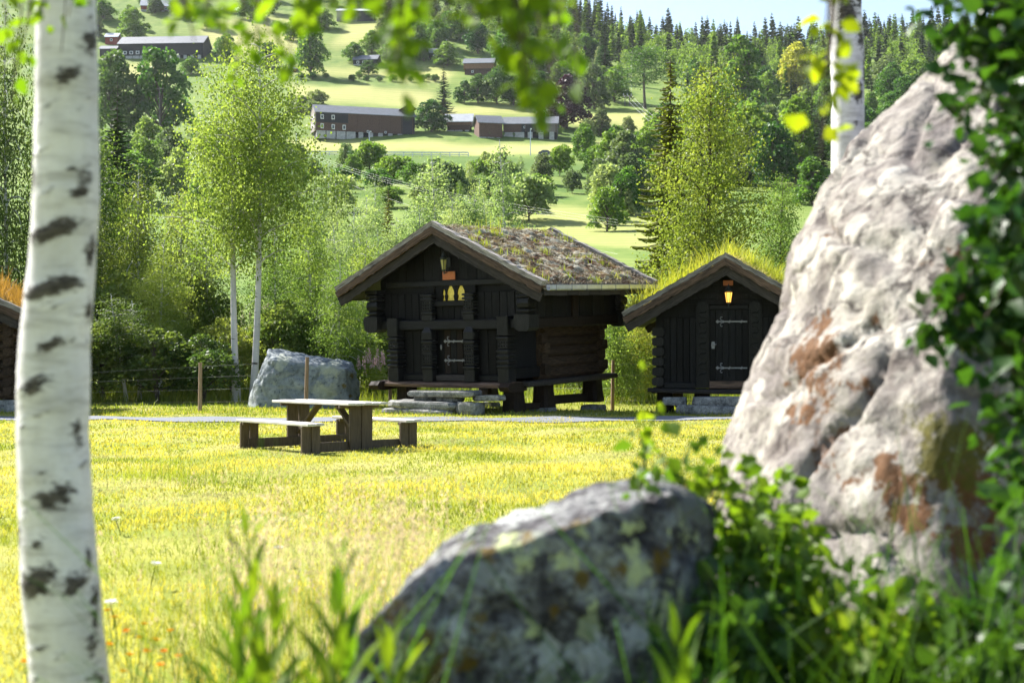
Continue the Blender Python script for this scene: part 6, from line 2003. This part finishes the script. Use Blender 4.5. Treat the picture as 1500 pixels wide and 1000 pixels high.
rust = [(pp(1195, 470, 5.95), .10), (pp(1192, 520, 5.95), .14), (pp(1200, 560, 5.9), .13), (pp(1190, 600, 5.9), .12), (pp(1205, 640, 5.8), .12), (pp(1215, 690, 5.7), .08), (pp(1270, 470, 5.95), .07), (pp(1300, 690, 5.4), .13), (pp(1230, 720, 5.6), .08), (pp(1250, 570, 5.7), .06), (pp(1330, 760, 5.2), .10), (pp(1410, 690, 5.15), .25), (pp(1450, 720, 5.1), .25), (pp(1420, 800, 5.1), .15), (pp(1215, 330, 6.3), .06), (pp(1440, 420, 5.5), .2)]
mossg = [(pp(1405, 655, 5.2), .22), (pp(1370, 670, 5.2), .12)]
M['pale_rock'] = rock_mat('pale_lichen_rock', [(0.36, (0.07, 0.055, 0.05)), (0.43, (0.15, 0.13, 0.115)), (0.49, (0.25, 0.23, 0.20)), (0.56, (0.36, 0.335, 0.29)), (0.66, (0.47, 0.45, 0.39))], (('rust', (0.105, 0.042, 0.010), 1.1), ('mossy', (0.085, 0.08, 0.013), .8)), 2.8, 1.0, .06, (0.07, 0.06, 0.055), (5.0, .6, [(0.2, (0.40, 0.38, 0.34)), (0.5, (0.30, 0.28, 0.23)), (0.8, (0.11, 0.095, 0.09))]), .75, (.9, .8, (0.13, 0.112, 0.108)))
me = rock_mesh('rock', [h1_, h2_], M['pale_rock'], .030, .09, 1.5, 1.7, .34, (('rust', rust), ('mossy', mossg)), 2, .35, .22)
br = link(bpy.data.objects.new('rock', me)); tag(br, 'huge pale lichen covered rock with rust brown moss streaks on the right', 'rock')

# ------------------------------------------------------------------ dark boulder in the middle foreground
def bp(px, py, Y): return P(px, py, Y)
fr_ = [bp(650, 812, 3.75), bp(720, 800, 3.7), bp(800, 775, 3.7), bp(900, 742, 3.75), bp(985, 722, 3.85), bp(1040, 745, 4.0), bp(1036, 800, 4.0), bp(1000, 850, 3.9), bp(1000, 930, 3.8), bp(960, 1000, 3.75), bp(600, 870, 3.7), bp(540, 915, 3.75), bp(500, 1010, 3.7), bp(480, 1100, 3.6), bp(700, 900, 3.70), bp(850, 900, 3.72), bp(900, 1100, 3.72), bp(650, 1100, 3.7)]
bk_ = [bp(640, 795, 4.1), bp(720, 762, 4.2), bp(800, 733, 4.3), bp(900, 705, 4.35), bp(962, 688, 4.35), bp(1000, 705, 4.3), bp(600, 860, 4.3), bp(530, 930, 4.4), bp(1010, 800, 4.5), bp(1010, 950, 4.5)]
h1_ = fr_ + bk_ + [Vector((p.x, p.y, 0.0)) for p in fr_[-3:] + [bk_[-1], bk_[-3]]] + [Vector((.40, 3.85, 0.0)), Vector((-.62, 3.8, 0))]
lich = [(bp(925, 775, 3.72), .045), (bp(915, 800, 3.72), .03), (bp(930, 810, 3.72), .05), (bp(825, 820, 3.72), .055), (bp(780, 920, 3.72), .03), (bp(990, 900, 3.82), .10), (bp(670, 770, 4.0), .05), (bp(765, 815, 3.72), .05), (bp(850, 775, 3.72), .03), (bp(745, 790, 3.72), .06), (bp(990, 780, 3.95), .07), (bp(940, 840, 3.72), .06), (bp(600, 960, 3.72), .10), (bp(870, 885, 3.72), .03)]
white = [(bp(668, 918, 3.72), .055), (bp(648, 785, 3.85), .03), (bp(800, 960, 3.72), .08), (bp(870, 960, 3.72), .09), (bp(930, 930, 3.72), .08), (bp(700, 745, 4.2), .10), (bp(760, 735, 4.3), .12), (bp(960, 700, 4.3), .08)]
gold = [(bp(845, 757, 3.73), .05), (bp(825, 762, 3.72), .04), (bp(770, 785, 3.72), .035), (bp(680, 790, 3.78), .04), (bp(715, 810, 3.7), .035), (bp(905, 838, 3.72), .04), (bp(855, 850, 3.72), .035), (bp(965, 815, 3.8), .05), (bp(810, 890, 3.72), .03), (bp(720, 925, 3.72), .03), (bp(690, 960, 3.72), .05), (bp(560, 890, 3.7), .08), (bp(620, 930, 3.72), .07), (bp(640, 980, 3.72), .08), (bp(700, 905, 3.72), .04)]
M['dark_rock'] = rock_mat('dark_lichen_boulder', [(0.38, (0.02, 0.018, 0.02)), (0.46, (0.07, 0.065, 0.07)), (0.53, (0.17, 0.17, 0.17)), (0.62, (0.34, 0.355, 0.33))],
                          (('pale', (0.42, 0.43, 0.42), .8), ('lich', (0.46, 0.50, 0.25), .9), ('gold', (0.12, 0.075, 0.008), .9)), 8.5, 1.0, .03, (0.022, 0.02, 0.02), (7.5, .9, [(0.2, (0.22, 0.23, 0.22)), (0.42, (0.33, 0.37, 0.19)), (0.55, (0.25, 0.27, 0.24)), (0.8, (0.035, 0.03, 0.03))], .5))
me = rock_mesh('boulder', [h1_], M['dark_rock'], .016, .03, 3.2, 6.0, .6, (('lich', lich), ('pale', white), ('gold', gold)), 0, .6, .5)
b = link(bpy.data.objects.new('boulder', me)); tag(b, 'dark boulder with yellow lichen spots in the middle foreground', 'boulder')

# ------------------------------------------------------------------ slim birch behind the big rock
YT = 8.6
b2 = empty('birch_tree', frame(0, 0, 0, 0)); tag(b2, 'slim white birch trunk rising behind the large pale rock', 'tree')
pth = []; rds = []
for (py, xl, xr) in ((900, 1212, 1272), (600, 1214, 1270), (300, 1217, 1267), (150, 1218, 1266), (60, 1216, 1264), (-60, 1214, 1258), (-300, 1210, 1252), (-700, 1205, 1240)):
    p = P((xl + xr) / 2, py, YT); pth.append((p.x, p.y, p.z)); rds.append((xr - xl) / 2 / F * YT)
pth[0] = (pth[0][0], YT, -.1)
zt = lambda py: EYE - (py - HY) / F * YT
near_trunk(pth, rds, [(zt(140), FRONT + .5, .07, .5, 1.1), (zt(100), FRONT + 1.2, .2, .4, .9), (zt(25), FRONT - .1, .12, .7, 1.1), (zt(60), FRONT + .8, .1, .5, .9), (zt(185), FRONT + .2, .03, .4, .6), (zt(0), FRONT + .9, .1, .5, 1.0)], 'trunk', b2, 9.0, 40, 160)

# ------------------------------------------------------------------ leafy growth in front of the big rock
def stems_to(points, base, n_per, rng, wander=.12):
    tw_ = []
    for q in points:
        a = Vector(base) + Vector((rng.uniform(-.15, .15), rng.uniform(-.12, .12), 0)); q = Vector(q)
        m1 = a.lerp(q, .4) + Vector((rng.uniform(-wander, wander), rng.uniform(-wander, wander), (q.z - a.z) * .15))
        m2 = a.lerp(q, .75) + Vector((rng.uniform(-wander, wander) * .5, rng.uniform(-wander, wander) * .5, (q.z - a.z) * .10))
        tw_.append(([a, m1, m2, q], n_per))
    return tw_
rr = random.Random(9)
SHR = [  # label, base px/Y, tips, leaves per stem, leaf size, material
    ('bright leafy shrub sprouting beside the dark boulder', (1010, 4.3), [(940, 640, 4.0), (975, 648, 4.1), (1010, 650, 4.2), (1050, 660, 4.3), (955, 672, 4.0), (1000, 690, 4.2), (1060, 700, 4.2), (1100, 660, 4.5)], 42, .052, 'near_shrub'),
    ('dense sunlit shrub at the foot of the large rock', (1130, 4.4), [(1060, 690, 4.3), (1100, 720, 4.2), (1150, 730, 4.3), (1190, 790, 4.2), (1120, 780, 4.1), (1160, 820, 4.0), (1210, 850, 4.2), (1080, 770, 4.1), (1250, 820, 4.4), (1140, 700, 4.5), (1180, 750, 4.5)], 70, .055, 'near_shrub'),
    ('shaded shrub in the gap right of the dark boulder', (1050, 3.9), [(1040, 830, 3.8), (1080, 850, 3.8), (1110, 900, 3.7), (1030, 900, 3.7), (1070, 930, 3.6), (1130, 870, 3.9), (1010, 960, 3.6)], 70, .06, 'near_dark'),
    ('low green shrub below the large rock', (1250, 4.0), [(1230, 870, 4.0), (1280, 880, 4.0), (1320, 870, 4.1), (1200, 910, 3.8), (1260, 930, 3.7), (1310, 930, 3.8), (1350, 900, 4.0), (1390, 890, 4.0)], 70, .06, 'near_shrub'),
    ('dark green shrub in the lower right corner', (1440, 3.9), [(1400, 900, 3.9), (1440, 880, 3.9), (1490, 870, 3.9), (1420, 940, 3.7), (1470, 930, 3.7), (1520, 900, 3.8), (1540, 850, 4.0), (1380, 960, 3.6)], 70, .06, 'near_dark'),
]
for i, (lab, (bx, by), tips, npl, sz_, mt) in enumerate(SHR):
    e = empty('shrub', frame(0, 0, 0, 0))
    x0 = (bx - CX) / F * by
    pts = []
    for (px, py, Y) in tips:
        pts.append(P(px, py, Y)); pts.append(P(px + rr.uniform(-30, 30), py + rr.uniform(30, 110), Y + rr.uniform(-.2, .3)))
    leafy_twigs(stems_to(pts, (x0, by, gz(x0, by)), npl, rr), 0, sz_, M[mt], e, 60 + i, hang=.1, spread=.06)
    tag(e, lab, 'shrub')
# branches of a leafy sapling that hang in front of the rock on the right
e = empty('sapling', frame(0, 0, 0, 0)); tag(e, 'dark leafy sapling overhanging the large rock along the right edge', 'tree')
x0 = (1640 - CX) / F * 4.2
mb = MB(); mb.tube([(x0, 4.2, -.05), (x0 - .02, 4.2, 1.2), (x0 - .06, 4.15, 2.3), (x0 - .12, 4.1, 3.4)], [.035, .03, .024, .014], 8); mb.build('trunk', M['bark_dark'], e, True)
tw_ = []
for (px, py, Y, n) in [(1335, 500, 4.0, 22), (1365, 470, 4.0, 28), (1400, 440, 4.0, 26), (1440, 470, 3.9, 30), (1390, 525, 4.0, 26), (1450, 540, 3.9, 30), (1350, 30, 4.1, 20), (1380, 70, 4.0, 26), (1420, 100, 4.0, 30), (1375, 115, 4.1, 16), (1355, 200, 4.1, 10), (1440, 160, 3.9, 30), (1400, 180, 4.0, 20), (1460, 230, 3.9, 26), (1405, 330, 4.0, 16), (1430, 250, 4.0, 20), (1390, 400, 4.0, 18), (1450, 330, 3.9, 28), (1470, 400, 3.8, 30), (1480, 600, 3.8, 34), (1440, 620, 3.9, 24), (1470, 680, 3.8, 32), (1455, 740, 3.8, 22), (1490, 780, 3.8, 26), (1420, 560, 3.9, 20), (1500, 120, 3.8, 34), (1500, 30, 3.8, 34), (1450, 20, 3.9, 34), (1400, 10, 4.0, 24), (1500, 500, 3.8, 30), (1490, 300, 3.8, 30), (1500, 680, 3.7, 30), (1410, 40, 4.0, 26), (1465, 70, 3.9, 30), (1480, 180, 3.8, 28), (1510, 240, 3.8, 30), (1510, 380, 3.8, 30), (1450, 280, 3.9, 24), (1515, 560, 3.8, 30), (1500, 740, 3.7, 30), (1475, 840, 3.7, 26), (1430, 500, 3.95, 26), (1380, 490, 4.0, 26), (1410, 480, 4.0, 26)]:
    q = P(px, py, Y); sz0 = min(3.2, q.z + rr.uniform(.25, .7))
    a = Vector((x0 - .04, 4.2, sz0)); m1 = a.lerp(q, .5) + Vector((0, rr.uniform(-.05, .05), .06))
    tw_.append(([a, m1, q], int(n * 3.3)))
leafy_twigs(tw_, 0, .058, M['near_dark'], e, 88, hang=.55, spread=.06)
# backlit sprig before the slim trunk
mb = MB(); mb.tube([(x0 - .11, 4.1, 3.25), (x0 - .45, 3.95, 3.2), tuple(P(1262, -225, 3.8))], [.014, .010, .006], 7); mb.build('limb', M['bark_dark'], e, True)
e2 = e
tw_ = []
for (px, py, n) in ((1205, 120, 8), (1195, 190, 14), (1200, 235, 14), (1215, 90, 6), (1190, 100, 5), (1235, 40, 6), (1225, 140, 4)):
    q = P(px, py, 3.7); a = P(1260, -220, 3.8)
    tw_.append(([a, P((px + 1225) / 2 + 10, -40, 3.75), P((px + 1225) / 2, py * .55, 3.7), q], n))
o = leafy_twigs(tw_, 0, .055, M['near_leaf'], e2, 91, hang=.5, spread=.05, name='backlit_leaves'); o['label'] = 'yellow green backlit leaves hanging beside the slim white trunk'
# single young shoot blurred in front of the gap between the storehouses
e3 = empty('young_shoot', frame(0, 0, 0, 0)); tag(e3, 'blurred yellow green young shoot standing up before the gap between storehouses', 'plant')
a = Vector(P(955, 1150, 4.75)); a.z = gz(a.x, a.y)
leafy_twigs([([a, P(950, 800, 4.75), P(945, 660, 4.75), P(940, 545, 4.75)], 8), ([P(947, 690, 4.75), P(938, 640, 4.75), P(928, 590, 4.75)], 7), ([P(944, 640, 4.75), P(960, 610, 4.75), P(968, 590, 4.75)], 6)], 0, .062, M['near_leaf'], e3, 93, hang=-.2, spread=.02, stem='near_shrub')

# ------------------------------------------------------------------ lanceolate weeds, lower left of the boulder
M['weed'] = leaf_mat('near_weed_leaf', (0.05, 0.11, 0.012), (0.12, 0.20, 0.02), .5, (1.6, 1.5, .4), scale=3)
def weed(px, top, Y, label, seed, big=1.0, nl=26):
    rng = np.random.default_rng(seed)
    x = (px - CX) / F * Y; g = gz(x, Y); tp = P(px, top, Y); h = tp.z - g
    e = empty('tall_weed', frame(x, Y, g, 0))
    tb = NB(); t = np.linspace(0, 1, 7)
    path = np.stack([.03 * np.sin(t * 3 + seed), .02 * np.cos(t * 2), t * h], 1)
    tb.tube(path, .006 * (1 - t) + .002, 6); tb.build('stem', M['weed'], e, True)
    u = np.linspace(.12, 1.0, nl); az = np.arange(nl) * 2.4 + seed
    C = np.stack([np.interp(u, t, path[:, k]) for k in range(3)], 1)
    el = .35 + u * .9
    D = np.stack([np.cos(az) * np.cos(el), np.sin(az) * np.cos(el), np.sin(el)], 1)
    L = (.22 * (1 - u) ** .6 + .07) * big
    V, Tq = leaf_folded(C, D, np.tile([[0, 0, 1.0]], (nl, 1)) - D * .3, L, L * .2)
    link(bpy.data.objects.new('leaves', np_mesh('leaves', V, Tq, M['weed'])), e)
    tag(e, label, 'plant')
weed(375, 770, 3.3, 'tallest narrow leaved weed left of the dark boulder', 1)
weed(520, 820, 3.2, 'narrow leaved weed leaning against the dark boulder', 2)
weed(410, 880, 3.0, 'short weed between the two tall ones before the lawn', 3, 1.1)
weed(345, 900, 3.0, 'short weed left of the tallest narrow leaved one', 4, 1.1)
weed(470, 910, 2.9, 'low weed at the bottom edge beside the dark boulder', 5, 1.2)
weed(560, 940, 3.0, 'weed growing over the left foot of the dark boulder', 6, 1.1)
weed(1000, 930, 3.0, 'grassy weed in front of the right foot of the dark boulder', 7, 1.2)
# rank grass at the photographer's feet
nb = NB(); n = 2600
px = np.concatenate([rng.uniform(300, 620, 900), rng.uniform(900, 1560, 1700)]); Y = rng.uniform(2.9, 4.3, n)
X = (px - CX) / F * Y
nb.add(*blades(rng, onto(X, Y), rng.gamma(7, .085, n), rng.uniform(.002, .005, n), rng.uniform(.1, .7, n)))
tag(nb.build('rank_grass', M['near_shrub']), 'rank green grass blades round the foreground rocks', 'grass', kind='stuff')

# ------------------------------------------------------------------ small flowers in the lawn
M['orange_petal'] = leaf_mat('orange_petals', (0.60, 0.30, 0.01), (0.72, 0.52, 0.02), .3, (1.2, 1.0, .5))
M['white_petal'] = leaf_mat('white_petals', (0.62, 0.62, 0.58), (0.8, 0.8, 0.76), .3, (1, 1, 1))
def flower_mesh(mat, r, seed):
    rng = np.random.default_rng(seed); n = 22
    a = np.arange(n) * 2.4; D = np.stack([np.cos(a), np.sin(a), .35 + .8 * (np.arange(n) / n)], 1)
    C = unit(D) * r * .15
    V, Tq = leaf_folded(C, D, np.tile([[0, 0, 1.0]], (n, 1)), np.full(n, r), np.full(n, r * .45))
    return np_mesh('bloom', V, Tq, M[mat])
FLm = {'orange_petal': flower_mesh('orange_petal', .016, 1), 'white_petal': flower_mesh('white_petal', .018, 2)}
tb = NB(); tb.tube(np.array([[0, 0, -.32], [.01, 0, -.15], [0, 0, 0]]), [.002, .002, .0015], 5); stem_me = tb.mesh('stem', M['tall_grass'], True)
for (px, py, mt) in [(168, 905, 'orange_petal'), (185, 925, 'orange_petal'), (205, 935, 'orange_petal'), (215, 955, 'orange_petal'), (228, 938, 'orange_petal'), (240, 955, 'orange_petal'), (190, 960, 'orange_petal'), (250, 925, 'orange_petal'), (160, 945, 'orange_petal'), (210, 915, 'orange_petal'), (235, 975, 'orange_petal'), (36, 970, 'orange_petal'), (262, 962, 'orange_petal'), (180, 985, 'orange_petal'), (158, 895, 'orange_petal'),
                     (162, 885, 'white_petal'), (408, 805, 'white_petal'), (228, 828, 'white_petal'), (170, 762, 'white_petal')]:
    Y = (1.28 if mt == 'orange_petal' else 1.38) * F / (py - HY)
    q = P(px, py, Y)
    e = empty('meadow_flower', frame(q.x, q.y, q.z, rng.uniform(0, 6), rng.uniform(-.3, .3)))
    s = 1.25 if mt == 'orange_petal' else 2.2
    e.scale = (s, s, s)
    o = link(bpy.data.objects.new('bloom', FLm[mt]), e)
    o = link(bpy.data.objects.new('stem', stem_me), e)
    o.scale = (1, 1, max(.3, (q.z - gz(q.x, q.y)) / .32 / s))
    if mt == 'orange_petal': tag(e, 'small orange hawkweed bloom in the grass beside the white birch trunk', 'flower', 'orange blooms by the birch')
    else: tag(e, {162: 'white flower head close to the right of the birch trunk', 408: 'white flower head above the tallest weed', 228: 'white clover head in the lawn right of the trunk', 170: 'tiny white bloom in the lawn beside the trunk'}[px], 'flower')

# ------------------------------------------------------------------ summer haze over the valley
m, nt, out = new_mat('valley_haze')
pv = N(nt, 'VolumePrincipled')
pv.inputs['Color'].default_value = (0.93, 0.96, 1.0, 1)
pv.inputs['Density'].default_value = 0.00004
pv.inputs['Anisotropy'].default_value = 0.25
nt.links.new(pv.outputs[0], out.inputs['Volume'])
zt_ = float(GZ.max()) + 45
mb = MB(); mb.box((0, 880, (zt_ - 4) / 2), (2900, 1800, zt_ + 4))
tag(mb.build('haze', m), 'thin summer haze filling the valley', kind='stuff')
